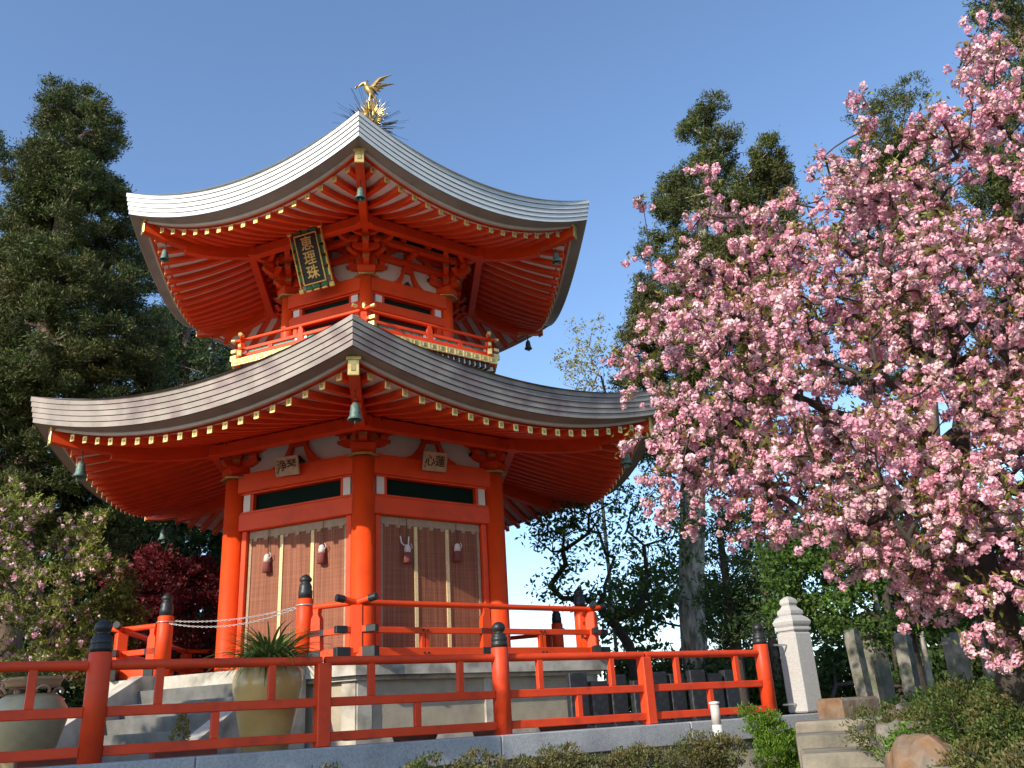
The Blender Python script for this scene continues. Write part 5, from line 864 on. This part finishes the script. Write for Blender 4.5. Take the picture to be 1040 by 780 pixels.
for i in range(5):
    zt = (-1.62, -1.47, -1.33, -1.20, -1.08)[i]; c = base_s + sdir*(1.12*i) - Vector((0, 0, 0)); mb = MB()
    rot = Matrix.Rotation(math.atan2(sper.y, sper.x), 3, 'Z'); w_ = 1.0
    mb.box((c.x+sper.x*.12, c.y+sper.y*.12, zt-.35), (w_+.03*(i % 2), 1.26, .70), 0, rot, .03); mb.build('step', 'tread', st)
rock('boulder', (4.62, -9.42, -1.52), (.40, .34, .42), 'rust', 'ochre boulder beside the foot of the stone steps', 'boulder', 'rocks by the steps', 3)
rock('boulder', (5.12, -8.35, -1.40), (.42, .36, .42), 'rock', 'grey boulder between the steps and the ochre boulder', 'boulder', 'rocks by the steps', 8, rz=.6)
rock('boulder', (5.72, -7.25, -1.30), (.46, .44, .36), 'rock', 'large pale grey boulder at the head of the stone steps', 'boulder', 'rocks by the steps', 12, rz=1.3)
rock('boulder', (4.28, -10.15, -1.74), (.40, .36, .36), 'rock', 'low grey boulder in front of the ochre boulder', 'boulder', 'rocks by the steps', 17)
bk = MB(); bk.box((6.45, -4.85, -.98), (.80, .45, .30), 0, Matrix.Rotation(R(20), 3, 'Z'), .04); o = bk.build('stone_block', 'rust'); tag(o, 'pinkish dressed stone block beside the tall pillar', 'stone block')
# grey memorial stones in a row
SG = 'grey memorial stones under the trees'
for i, (x, y, z0, h, w_, lab) in enumerate([(6.93, -4.5, -1.1, 1.20, .24, 'mossy upright memorial stone nearest the small pillar'),
    (7.0, -5.55, -1.1, 1.05, .30, 'mossy upright memorial stone right of the pinkish block'), (7.55, -5.75, -1.1, .95, .28, 'mossy upright memorial stone behind the bright green bush'),
    (7.25, -6.35, -1.05, .92, .28, 'leaning memorial stone behind the bright green bush'), (7.0, -7.2, -1.0, .92, .26, 'memorial stone at the left end of the clipped hedge'),
    (6.75, -7.95, -.95, .86, .42, 'broad sunlit memorial stone under the blossom'), (6.62, -8.65, -.9, .84, .34, 'rounded memorial stone nearest the right edge of the picture'),
    (8.1, -5.0, -1.1, 1.0, .2, 'slim dark memorial stone at the back, behind the small pillar'), (8.3, -6.3, -1.05, .95, .2, 'slim memorial stone at the back, in the middle of the row'), (8.0, -7.3, -1.0, .95, .2, 'slim memorial stone at the back, under the lowest blossom')]):
    w_ *= .82; mb = MB(); n = 10; pr = [(-w_/2, 0), (w_/2, 0)] + [(w_/2*math.cos(t)**.7 if math.cos(t) > 0 else -w_/2*abs(math.cos(t))**.7, h*.86+h*.14*math.sin(t)) for t in np.linspace(0.0, math.pi, n)]
    d = .16; mb.add([(x_, -d/2, z) for x_, z in pr]+[(x_*.94, d/2, z*.99) for x_, z in pr], [tuple(range(len(pr))), tuple(range(len(pr), 2*len(pr)))[::-1]]+[(k, (k+1) % len(pr), len(pr)+(k+1) % len(pr), len(pr)+k) for k in range(len(pr))])
    mb.box((0, 0, -.12), (w_+.14, .34, .26), bev=.03)
    o = mb.build('memorial_stone', 'stele', loc=(x, y, z0), rz=R(35+7*i)); o.rotation_euler[1] = R((-4, 2, -3, 5, -2, 3, 0, 1, -3, 4)[i]); tag(o, lab, 'memorial stone', SG)
# black slabs behind the railing
names_ = ['first black stone slab from the pagoda platform', 'second black stone slab from the pagoda platform', 'third black stone slab from the pagoda platform', 'fourth black slab, left of the square railing post', 'fifth black slab, just right of the square railing post', 'sixth black slab, in the middle of the last railing bay', 'seventh black slab, behind the lamp post', 'eighth black slab, second from the pillar', 'ninth black slab, beside the pillar end of the railing']
for i in range(9):
    q = fp(2.93+.172*i, 1.35+.03*(i % 3), 0); hh = .76 + (.07, -.05, .03, -.06, .05, .02, .06, .0, .05)[i]
    mb = MB(); mb.box((0, 0, hh/2), (.30, .12, hh), bev=.012); mb.box((0, .0, .06), (.33, .22, .12), bev=.01)
    o = mb.build('stone_slab', 'blacks', loc=(q.x, q.y, -1.12), rz=R(22+(-3, 2, 4, -2, 1, 3, -4, 0, 2)[i])); tag(o, names_[i], 'stone slab', 'black stone slabs behind the railing')

# ================================================================== JARS, POTS, PLANTS
def jar(name, loc, s, m, label, prof, handles=False):
    r = empty(name, loc, 0, label, 'jar'); mb = MB(); mb.lathe([(a*s, b*s) for a, b in prof], 40); mb.build('jar_body', m, r)
    return r
ja = jar('ceramic_jar', (-1.09, -6.35, -1.12), 1.0, 'jar', 'tall glossy ochre jar holding a strap-leaved plant, in front of the stairs', [(.0, 0), (.21, 0), (.235, .08), (.30, .40), (.365, .72), (.372, .82), (.34, .92), (.30, .96), (.33, .985), (.33, 1.0), (.27, 1.0), (.25, .90), (.0, .88)])
jb = jar('ceramic_jar', (-3.62, -5.95, -1.16), .92, 'jar2', 'wide celadon jar with a brown neck and lug handles, half in shade at the left', [(.0, 0), (.22, 0), (.25, .10), (.33, .34), (.41, .62), (.40, .76), (.33, .88), (.27, .92)])
mb = MB(); mb.lathe([(.272, .918), (.27, .95), (.29, .985), (.30, 1.0), (.285, 1.02), (.24, 1.01), (.24, .95)], 32); mb.build('jar_neck', 'jarneck', jb)
for a_ in (R(-55), R(60), R(180), R(-130)):
    mb = MB(); c = Vector((math.cos(a_), math.sin(a_), 0)); t_ = Vector((-c.y, c.x, 0))
    mb.tube([c*.335+t_*.07*math.cos(t)+Vector((0, 0, .86+.055*math.sin(t)))+c*(.03*math.sin(t)) for t in np.linspace(math.pi*1.05, -.05*math.pi, 9)], .016, 8, caps=True); mb.build('lug_handle', 'jarneck', jb)
def strap_plant(name, loc, n, ln, label, mt='blade', wd=.028, spread=1.0):
    mb = MB()
    for i in range(n):
        a_ = random.uniform(0, 2*math.pi); L = ln*random.uniform(.55, 1.1); el = random.uniform(.25, 1.35)
        d = Vector((math.cos(a_), math.sin(a_), 0)); sd_ = Vector((-d.y, d.x, 0)); p = Vector((0, 0, 0)) + d*random.uniform(0, .10)*spread; vs = []; seg = 6; cur = el; ww = wd*random.uniform(.7, 1.2)
        for k in range(seg+1):
            f = k/seg; hw = ww*(1-f**2.2)*.5+.0008; vs += [p-sd_*hw, p+Vector((0, 0, -.25*hw)), p+sd_*hw]
            p = p + (d*math.cos(cur)+Vector((0, 0, math.sin(cur))))*L/seg; cur -= random.uniform(.12, .34)
        fs = [(3*k+j, 3*k+j+1, 3*k+4+j, 3*k+3+j) for k in range(seg) for j in (0, 1)]; mb.add(vs, fs)
    o = mb.build(name, mt, loc=loc, fix=False); return tag(o, label, 'plant')
strap_plant('strap_leaf_plant', (-1.09, -6.35, -.14), 320, .68, 'spiky green strap-leaved plant growing out of the ochre jar', wd=.034, spread=1.8)
strap_plant('strap_leaf_plant', (-3.62, -5.95, -.14), 60, .38, 'small tuft of green blades growing in the celadon jar', spread=1.5)
PG = 'terracotta bowls behind the railing'
for x, y, r_, lab in ((.55, -5.25, .30, 'terracotta bowl left of the capped fence post, nearest the ochre jar'), (1.55, -4.75, .27, 'terracotta bowl behind the middle capped post'), (2.55, -4.45, .36, 'widest terracotta bowl, at the right corner of the platform')):
    mb = MB(); mb.lathe([(0, 0), (r_*.72, 0), (r_*.95, .17), (r_*1.0, .18), (r_*1.04, .19), (r_*1.04, .235), (r_*.93, .235), (r_*.9, .19), (0, .17)], 28); o = mb.build('flower_bowl', 'terra', loc=(x, y, -1.12)); tag(o, lab, 'bowl', PG)
for i, (t, lab) in enumerate(((-.12, 'long terracotta trough at the far left under the railing'), (.42, 'long terracotta trough right of the first capped post'))):
    q = fp(t, .48); mb = MB(); mb.box((0, 0, .10), (.62, .22, .20), bev=.02); mb.box((0, 0, .205), (.68, .27, .035), bev=.008); o = mb.build('planter_trough', 'terra', loc=(q.x, q.y, -1.115), rz=R(22.4)); tag(o, lab, 'planter', 'terracotta troughs')
C_, U_, V_ = blob_leaves(np.array([[0, 0, .10, .10], [.02, 0, .22, .07], [0, .01, .31, .045], [.0, 0, .38, .02]]), 130, .035, .018, .7, .5)
q = fp(.40, .48); mb_o = quads_object('succulent', C_, U_, V_, ['leafbud']); mb_o.location = (q.x, q.y, -.93); tag(mb_o, 'pale conical succulent in the trough by the steps', 'plant')

# lamp post (garden light) in front of the kerb
lp = empty('garden_lamp', (3.06, -8.30, -2.4), 0, 'short white garden light with a frosted top in front of the granite kerb', 'lamp')
lp.location = (fp(3.2, -.75, 0).x, fp(3.2, -.75, 0).y, -1.68)
mb = MB(); mb.lathe([(.060, -.65), (.060, .62)], 20); mb.build('post', 'wpost', lp)
mb = MB(); mb.lathe([(.056, .62), (.056, .86)], 20); mb.build('lamp_cover', 'acry', lp); mb = MB(); mb.lathe([(.064, .86), (.066, .885), (.02, .895), (0, .897)], 20); mb.build('lamp_cap', 'wpost', lp)

# ================================================================== VEGETATION
def conifer(key, name, label, trunk, group, mats, per=520, ln=.24, wd=.075, rb=.3, barkm='barkc', cl=26, cr=.16, flat=.75, dead=0.0, top=None, r0=None):
    B = blobs(key); r = empty(name, trunk[0], 0, label, 'tree', group); loc = Vector(trunk[0])
    mb = MB(); nodes = [np.array(p, float)-np.array(loc) for p in trunk]
    N, par, leaf = grow(nodes, B[:, :3]-np.array(loc), alpha=.35, seg=.9, jit=.05)
    skeleton_mesh(mb, N, par, .018, rb, 8); mb.build('trunk', barkm, r)
    C, U, V = blob_leaves(B, per, ln, wd, outward=.75, upw=.25, shell=.35, flat=flat, clump=cl, cr=cr)
    mi = (rng.random(len(C)) < .3).astype(int); o = quads_object('crown', C-np.array(loc), U, V, mats, mi if len(mats) > 1 else None, r); return r
GC = 'tall cedars around the pagoda'
conifer('ca', 'cedar_tree', 'huge dark cedar at the left edge with a pointed crown above the lower roof', [(-8.6, 6.5, -1.1), (-8.6, 6.5, 4), (-8.6, 6.5, 9), (-8.6, 6.3, 14), (-8.6, 6.1, 15.4)], GC, ['cedar', 'cedar3'], 1500, .12, .034, .42, cl=18, cr=.10)
conifer('cb', 'cedar_tree', 'cedar cut by the left frame edge, behind the huge dark one', [(-13.5, 12, -1.1), (-13.5, 12, 6), (-13.5, 12, 12), (-13.3, 12, 18)], GC, ['cedar2', 'cedar'], 1100, .18, .05, .45, cl=18, cr=.15)
conifer('cc', 'cedar_tree', 'dark cedar between the huge left cedar and the upper roof', [(-7, 16, -1.1), (-7, 16, 5), (-7, 16, 10), (-7.1, 16, 14)], GC, ['cedar2', 'cedar'], 1100, .18, .05, .4, cl=18, cr=.15)
conifer('cd', 'cedar_tree', 'olive green cedar with a rounded top left of the blossom, on a pale trunk', [(7.5, 3.9, -1.1), (7.65, 3.9, 1.5), (8.1, 3.7, 5), (8.7, 3.5, 9), (9.2, 3.3, 12), (9.4, 3.2, 13.4)], GC, ['cedar3', 'cedar'], 1100, .12, .034, .33, 'barkp', cl=16, cr=.09)
conifer('ce', 'cedar_tree', 'cedar with a thin top rising over the middle of the blossom', [(16.2, 6.2, -1.1), (16.4, 6, 6), (17.5, 6, 12), (18.3, 6.3, 17.5)], GC, ['cedar3', 'cedar'], 1000, .14, .038, .35, cl=16, cr=.11)
conifer('cf', 'cedar_tree', 'dark cedar at the upper right corner behind the blossom', [(17, -.2, -1.1), (17, -.2, 6), (17.3, -.2, 12), (17.5, -.3, 16)], GC, ['cedar', 'cedar2'], 1000, .13, .038, .35, cl=18, cr=.11)
def broadleaf(key, name, label, trunk, mats, per, ln, wd, rt_=.008, rb=.10, barkm='bark', group=None, cat='tree', mix=.3, shell=.2, cl=0, cr=.08, alpha=.45, seg=.5, flat=.8, jit=.08, extra=None, drop=1.0):
    B = blobs(key); loc = Vector(trunk[0]); r = empty(name, loc, 0, label, cat, group)
    mb = MB(); tg = B[:, :3] if extra is None else np.vstack([B[:, :3]]+[B[:, :3]+rng.normal(size=(len(B), 3))*B[:, 3:4]*.5 for _ in range(extra)])
    N, par, leaf = grow([np.array(p, float)-np.array(loc) for p in trunk], tg-np.array(loc), alpha=alpha, seg=seg, jit=jit)
    skeleton_mesh(mb, N, par, rt_, rb, 6); mb.build('trunk', barkm, r)
    C, U, V = blob_leaves(B, per, ln, wd, outward=.3, upw=.1, shell=shell, flat=flat, clump=cl, cr=cr)
    mi = (rng.random(len(C)) < mix).astype(int) if len(mats) > 1 else None
    quads_object('crown', C-np.array(loc), U, V, mats, mi, r); return r
broadleaf('dg', 'broadleaf_tree', 'dark multi-stemmed tree with thin leaves against the sky right of the platform', [(5.7, 2.3, -1.1), (5.65, 2.4, -.2), (5.6, 2.5, .5)], ['leafd', 'leafg'], 120, .12, .065, .010, .11, shell=.1, cl=20, cr=.10, alpha=.12, extra=1)
broadleaf('dh', 'pine_tree', 'dark drooping pine behind the railing, left of the granite pillar', [(6.9, -.2, -1.1), (6.9, -.2, .8), (6.9, -.2, 2.6)], ['cedar2', 'leafd'], 330, .11, .035, .010, .12, shell=.1, cl=20, cr=.09, flat=.55)
broadleaf('di', 'maple_tree', 'fresh green maple beneath the blossom behind the granite pillar', [(8.2, -3.9, -1.1), (8.1, -4, 0), (8, -4, 1.0)], ['leafg', 'leafd'], 520, .075, .05, .008, .10, shell=.1, cl=20, cr=.09, flat=.55)
broadleaf('dj', 'thicket', 'dark mass of trees filling the background behind the memorial stones', [(13, 6, -1.1), (13, 6, 1.0)], ['leafb', 'leafd'], 330, .19, .12, .012, .16, shell=.1, cl=22, cr=.18, cat='tree group')
broadleaf('dk', 'thicket', 'low dark undergrowth behind the black slabs and the memorial stones', [(9, 1, -1.1), (9, 1, -.6)], ['leafb', 'leafd'], 360, .14, .085, .008, .06, shell=.1, cl=22, cr=.12, cat='undergrowth')
for j, (x, y, h, r_) in enumerate(((9.2, 3.2, 5.2, .12), (10.5, -.6, 4.2, .07), (11.2, 1.5, 4.6, .10), (12.3, -1.8, 4.4, .09), (8.9, -1.9, 3.6, .05), (13.2, -3.4, 5, .11))):
    mb = MB(); mb.tube([(0, 0, 0), (.05, .02, h*.4), (.12*(-1)**j, 0, h)], [r_, r_*.8, r_*.5], 9); o = mb.build('tree_trunk', ['barkc', 'barkp', 'bark'][j % 3], loc=(x, y, -1.12))
    tag(o, ['bare reddish trunk behind the pale cedar trunk', 'thin pale trunk standing left of the granite pillar', 'dark slim trunk right behind the granite pillar', 'reddish trunk behind the small stone pillar', 'thinnest pale trunk among the memorial stones', 'dark trunk at the far right behind the memorial stones'][j], 'tree', 'bare lower trunks in the wood')
broadleaf('bd', 'thicket', 'dark evergreen thicket behind the red maple', [(-5.5, 12.5, -1.1), (-5.5, 12.5, 2)], ['cedar2', 'leafd'], 650, .22, .12, .015, .2, shell=.2, cl=22, cr=.2, cat='tree group')
broadleaf('sp', 'budding_tree', 'sparse budding tree against the sky right of the upper roof', [(6.4, 6.5, -1.1), (6.4, 6.5, 3), (6.4, 6.5, 6.8)], ['leafbud'], 60, .10, .06, .007, .05, 'barkp', shell=.0, cl=10, cr=.08, alpha=.15, extra=3)
broadleaf('ml', 'maple_tree', 'dark red maple between the left shrubs and the pagoda', [(-3.6, 3, -1.1), (-3.6, 3, -.3), (-3.6, 2.9, .3)], ['leafr'], 620, .085, .05, .007, .09, shell=.1, cl=24, cr=.07, flat=.6, extra=1)
broadleaf('os', 'olive_bush', 'olive bush left of the red maple', [(-4.7, .7, -1.1), (-4.7, .7, -.2)], ['leafo', 'leafy'], 700, .07, .04, .006, .06, shell=.1, cl=20, cr=.06, cat='bush')

PT = {}
def pompoms(P, rad, npet, parent, mats, name='blossom', psize=.75):
    n = len(P); idx = np.repeat(np.arange(n), npet); N = len(idx); D = unit(rng.normal(size=(N, 3))); rr = rad[idx]*rng.uniform(.55, 1.0, N)
    C = P[idx]+D*rr[:, None]; nrm = unit(D+rng.normal(size=(N, 3))*.65); U = unit(np.cross(nrm, rng.normal(size=(N, 3)))); V = np.cross(nrm, U)
    s = (rad[idx]*psize*rng.uniform(.7, 1.2, N))[:, None]
    mi = (rng.random(n) < .36).astype(int)[idx]
    return quads_object(name, C, U*s*.75, V*s*.85, mats, mi, parent)
def cherry(key, name, label, trunk, per_blob, rad, npet, leafmats, lper, group, rb, rtip, seg, leaf_sz=.07, fl_drop=1.0, alpha=.22, psize=.75, mats=('petal', 'petal2'), ncl=3):
    B = blobs(key); loc = Vector(trunk[0]); r = empty(name, loc, 0, label, 'tree', group); L0 = np.array(loc)
    if key == 'ch': B = np.vstack([B, [[5.76, -11.14, 5.37, .12], [5.68, -11.06, 5.02, .10], [5.64, -11.03, 4.75, .10], [5.60, -11.0, 4.5, .12], [5.57, -10.95, 4.25, .22], [5.5, -10.9, 3.95, .3], [3.54, -8.97, 4.54, 0.16], [3.64, -9.13, 4.53, 0.14], [3.76, -9.19, 4.16, 0.20], [3.03, -8.44, 3.88, 0.16], [3.10, -8.57, 3.53, 0.18], [2.73, -8.12, 2.81, 0.12], [2.88, -8.28, 2.77, 0.16], [2.79, -8.14, 2.37, 0.15], [2.78, -8.14, 1.81, 0.17], [2.69, -8.11, 1.71, 0.10], [2.86, -8.37, 1.01, 0.12], [3.10, -8.57, 0.84, 0.15], [3.36, -8.78, 0.71, 0.16], [3.55, -9.08, 0.57, 0.15], [4.46, -9.81, 4.25, 0.15], [4.88, -10.10, 4.74, 0.14], [4.90, -10.12, 4.47, 0.18], [3.04, -8.65, 4.47, 0.10], [2.99, -8.21, 1.89, 0.20], [3.10, -8.35, 2.29, 0.22], [3.08, -8.45, 3.05, 0.22]]])
    n = len(B); cnt = np.maximum(2, (per_blob*(B[:, 3]/np.median(B[:, 3]))**1.7)).astype(int); idx = np.repeat(np.arange(n), cnt); D = unit(rng.normal(size=(len(idx), 3)))*(rng.random(len(idx))**(1/3.))[:, None]
    Tg = B[idx, :3]+D*B[idx, 3:4]*np.array([1, 1, .85])
    N, par, leaf = grow([np.array(p, float)-L0 for p in trunk], Tg-L0, alpha=alpha, seg=seg, jit=.06)
    mb = MB(); skeleton_mesh(mb, N, par, rtip, rb, 7, power=2.25); mb.build('trunk', 'bark', r)
    E = N[leaf]; keep = rng.random(len(E)) < fl_drop; Ek = E[keep]
    P = np.repeat(Ek, ncl, axis=0) + rng.normal(size=(len(Ek)*ncl, 3))*rad*1.35*np.array([1, 1, .75]) - np.array([0, 0, rad*.6])
    pompoms(P, rad*rng.uniform(.75, 1.15, len(P)), npet, r, list(mats), psize=psize)
    nl = int(len(E)*lper); C = E[rng.integers(0, len(E), nl)] + rng.normal(size=(nl, 3))*rad*.95 + np.array([0, 0, rad*.7]); ax = unit(rng.normal(size=(nl, 3))+np.array([0, 0, .3])); sd_ = unit(np.cross(ax, rng.normal(size=(nl, 3)))); s = rng.uniform(.6, 1.2, nl)[:, None]*leaf_sz
    quads_object('young_leaves', C, ax*s*.5, sd_*s*.2, leafmats, (rng.random(nl) < .3).astype(int), r); return r
cherry('ch', 'cherry_tree', 'large double-flowered pink cherry tree in full bloom at the right', [(5.25, -9.9, -2.2), (5.22, -9.9, -1.2), (5.15, -9.95, -.4), (5.0, -10.05, .4), (4.88, -10.15, 1.0)], 7, .046, 34, ['bronze', 'leafy'], 16.0, None, .15, .0055, .11, psize=.52)
cherry('pl', 'cherry_tree', 'small leafy tree with pale pink blossom at the left, behind the celadon jar', [(-5.4, -.9, -1.1), (-5.4, -.9, -.4)], 12, .045, 9, ['leafy', 'leafo'], 40, None, .08, .004, .3, leaf_sz=.085, fl_drop=.55, mats=('petal2', 'petal'), ncl=2)

# ---- hedges and shrubs made of small leaves over a twig frame
def bush(name, B, label, mats, per, ln=.035, wd=.02, cat='bush', group=None, mix=.3, shell=.55, cr=.035, cl=40, flat=.8, outw=.8, upw=.5, root=None):
    B = np.array(B, float); loc = np.array(root if root else [B[:, 0].mean(), B[:, 1].mean(), B[:, 2].min()-.4]); r = empty(name, loc, 0, label, cat, group)
    C, U, V = blob_leaves(B, per, ln, wd, outward=outw, upw=upw, shell=shell, flat=flat, clump=cl, cr=cr)
    quads_object('foliage', C-loc, U, V, mats, (rng.random(len(C)) < mix).astype(int) if len(mats) > 1 else None, r)
    tg = np.repeat(B[:, :3], 14, axis=0)+unit(rng.normal(size=(len(B)*14, 3)))*np.repeat(B[:, 3:4], 14, axis=0)*.75-loc
    N, par, leaf = grow([np.zeros(3), np.array([0, 0, .1])], tg, alpha=.2, seg=.2, jit=.05); mb = MB(); skeleton_mesh(mb, N, par, .0025, .03, 5); mb.build('twigs', 'bark', r); return r
AG = 'azalea bushes'
fr_labels = {}
ft = [(.95, 'low brown-green azalea at the left end of the row under the kerb', .26, -1.40), (1.45, 'low azalea bush left of the kerb joint under the middle of the railing', .28, -1.38), (1.92, 'azalea bush with reddish tips under the middle capped post', .30, -1.35), (2.40, 'azalea bush left of the white garden light', .27, -1.40), (3.02, 'azalea bush just right of the white garden light', .30, -1.36)]
for i, (t, lab, r_, z) in enumerate(ft):
    q = fp(t, -1.0); B = [(q.x+random.uniform(-.38, .38), q.y+random.uniform(-.2, .2), z+random.uniform(-.12, .05), r_*random.uniform(.75, 1.1)) for _ in range(8)] + [(q.x, q.y, -2.05, .42), (q.x+.3, q.y+.1, -1.9, .36), (q.x-.3, q.y-.1, -1.9, .36)]
    bush('azalea_bush', B, lab, ['azaleab', 'azalea'], 1500, .036, .018, group=AG, cr=.03, cl=60)
q = fp(3.55, -.95); bush('lime_bush', [(q.x+dx, q.y+dy, z, r_) for dx, dy, z, r_ in ((0, 0, -1.22, .22), (-.22, 0, -1.1, .16), (-.30, .05, -.93, .10), (.2, .05, -1.35, .2), (.32, 0, -1.5, .2), (-.1, -.1, -1.45, .25), (.1, 0, -1.75, .35), (-.05, 0, -1.02, .13), (.05, .1, -2.05, .35))], 'bright fresh green bush in front of the end of the kerb', ['lime', 'leafg'], 2400, .045, .016, cr=.035, cl=50, upw=.9)
bush('fern_tuft', [(4.95, -9.05, -1.28, .16), (4.75, -8.95, -1.22, .13), (4.6, -9.0, -1.3, .12)], 'small green tuft growing between the ochre and grey boulders', ['leafg', 'lime'], 700, .06, .02, cr=.05)
HB = [('azalea_hedge', 'clipped azalea hedge mound in front of the memorial stones', (5.45, -8.35, -1.22), (.60, .42, .40), 'azalea', 'azaleab'),
      ('azalea_hedge', 'tall dark azalea mound under the cherry blossom at the right edge', (5.30, -9.7, -1.02), (.6, .55, .50), 'azalea', 'leafd'),
      ('azalea_hedge', 'brownish azalea mound at the lower right corner', (4.45, -11.0, -1.52), (.6, .42, .36), 'azaleab', 'azalea'),
      ('azalea_hedge', 'azalea mound between the boulders and the lower right corner', (4.95, -9.8, -1.50), (.42, .42, .40), 'azalea', 'azaleab')]
for nm, lab, c, e, m1, m2 in HB:
    B = [(c[0]+random.gauss(0, e[0]*.5), c[1]+random.gauss(0, e[1]*.5), c[2]-abs(random.gauss(0, e[2]*.5))+.12, random.uniform(.20, .32)) for _ in range(26)]
    bush(nm, B, lab, [m1, m2], 1300, .034, .018, cat='hedge', group='azalea mounds at the right', cr=.035, cl=60)
bush('lime_bush', [(6.0, -7.35, -1.0, .22), (6.3, -7.5, -.98, .26), (5.8, -7.05, -1.05, .17), (6.15, -7.7, -1.0, .22), (6.5, -7.3, -1.0, .2)], 'low bright green bush behind the boulders at the head of the steps', ['lime', 'leafg'], 900, .06, .035, cr=.05)
B = [(4.9+.3*random.gauss(0, 1), -11.2+.3*random.gauss(0, 1), -1.6+.2*random.gauss(0, 1), .3) for _ in range(10)]
# grass and weeds along the kerb foot
N_ = 2600; t = rng.uniform(.2, 3.8, N_); off = rng.uniform(-1.9, -.5, N_); bx = np.array(F0)[None]+np.array(FD)[None]*(SP*t)[:, None]+np.array(FN)[None]*off[:, None]; bx[:, 2] = -2.35
ax = unit(rng.normal(size=(N_, 3))*.3+np.array([0, 0, 1])); o = quads_object('grass', bx+ax*.08, ax*.12, unit(np.cross(ax, rng.normal(size=(N_, 3))))*.006, ['leafg']); tag(o, 'short grass at the foot of the granite kerb', 'grass', kind='stuff')
# tree standing off to the left of the camera, whose shade falls on the near end of the railing
def uv(u, v): return (u*.656+v*.755, -u*.755+v*.656)
B = []
for _ in range(46):
    u = random.uniform(3.7, 5.25); x, y = uv(u, -12.3+random.gauss(0, .3)); B.append((x, y, 2.1+(u-4.07)*1.5+random.gauss(0, .42), .32))
x, y = uv(4.4, -12.3)
bush('clipped_tree', B, 'round evergreen standing beside the path, left of the picture', ['cedar', 'leafd'], 1300, .09, .06, cat='tree', cr=.07, cl=40, shell=.1, root=[x, y, -2.4])
B = []
for _ in range(54):
    u = random.uniform(1.1, 3.5); x, y = uv(u, -12.3+random.gauss(0, .4)); B.append((x, y, 2.3+random.gauss(0, .36)+(.2 if u < 2.7 else -.35), .30))
x, y = uv(2.3, -12.3)
bush('clipped_tree', B, 'broad flat-topped evergreen further along the path, left of the picture', ['cedar', 'leafd'], 1300, .09, .06, cat='tree', cr=.07, cl=40, shell=.1, root=[x, y, -2.4])
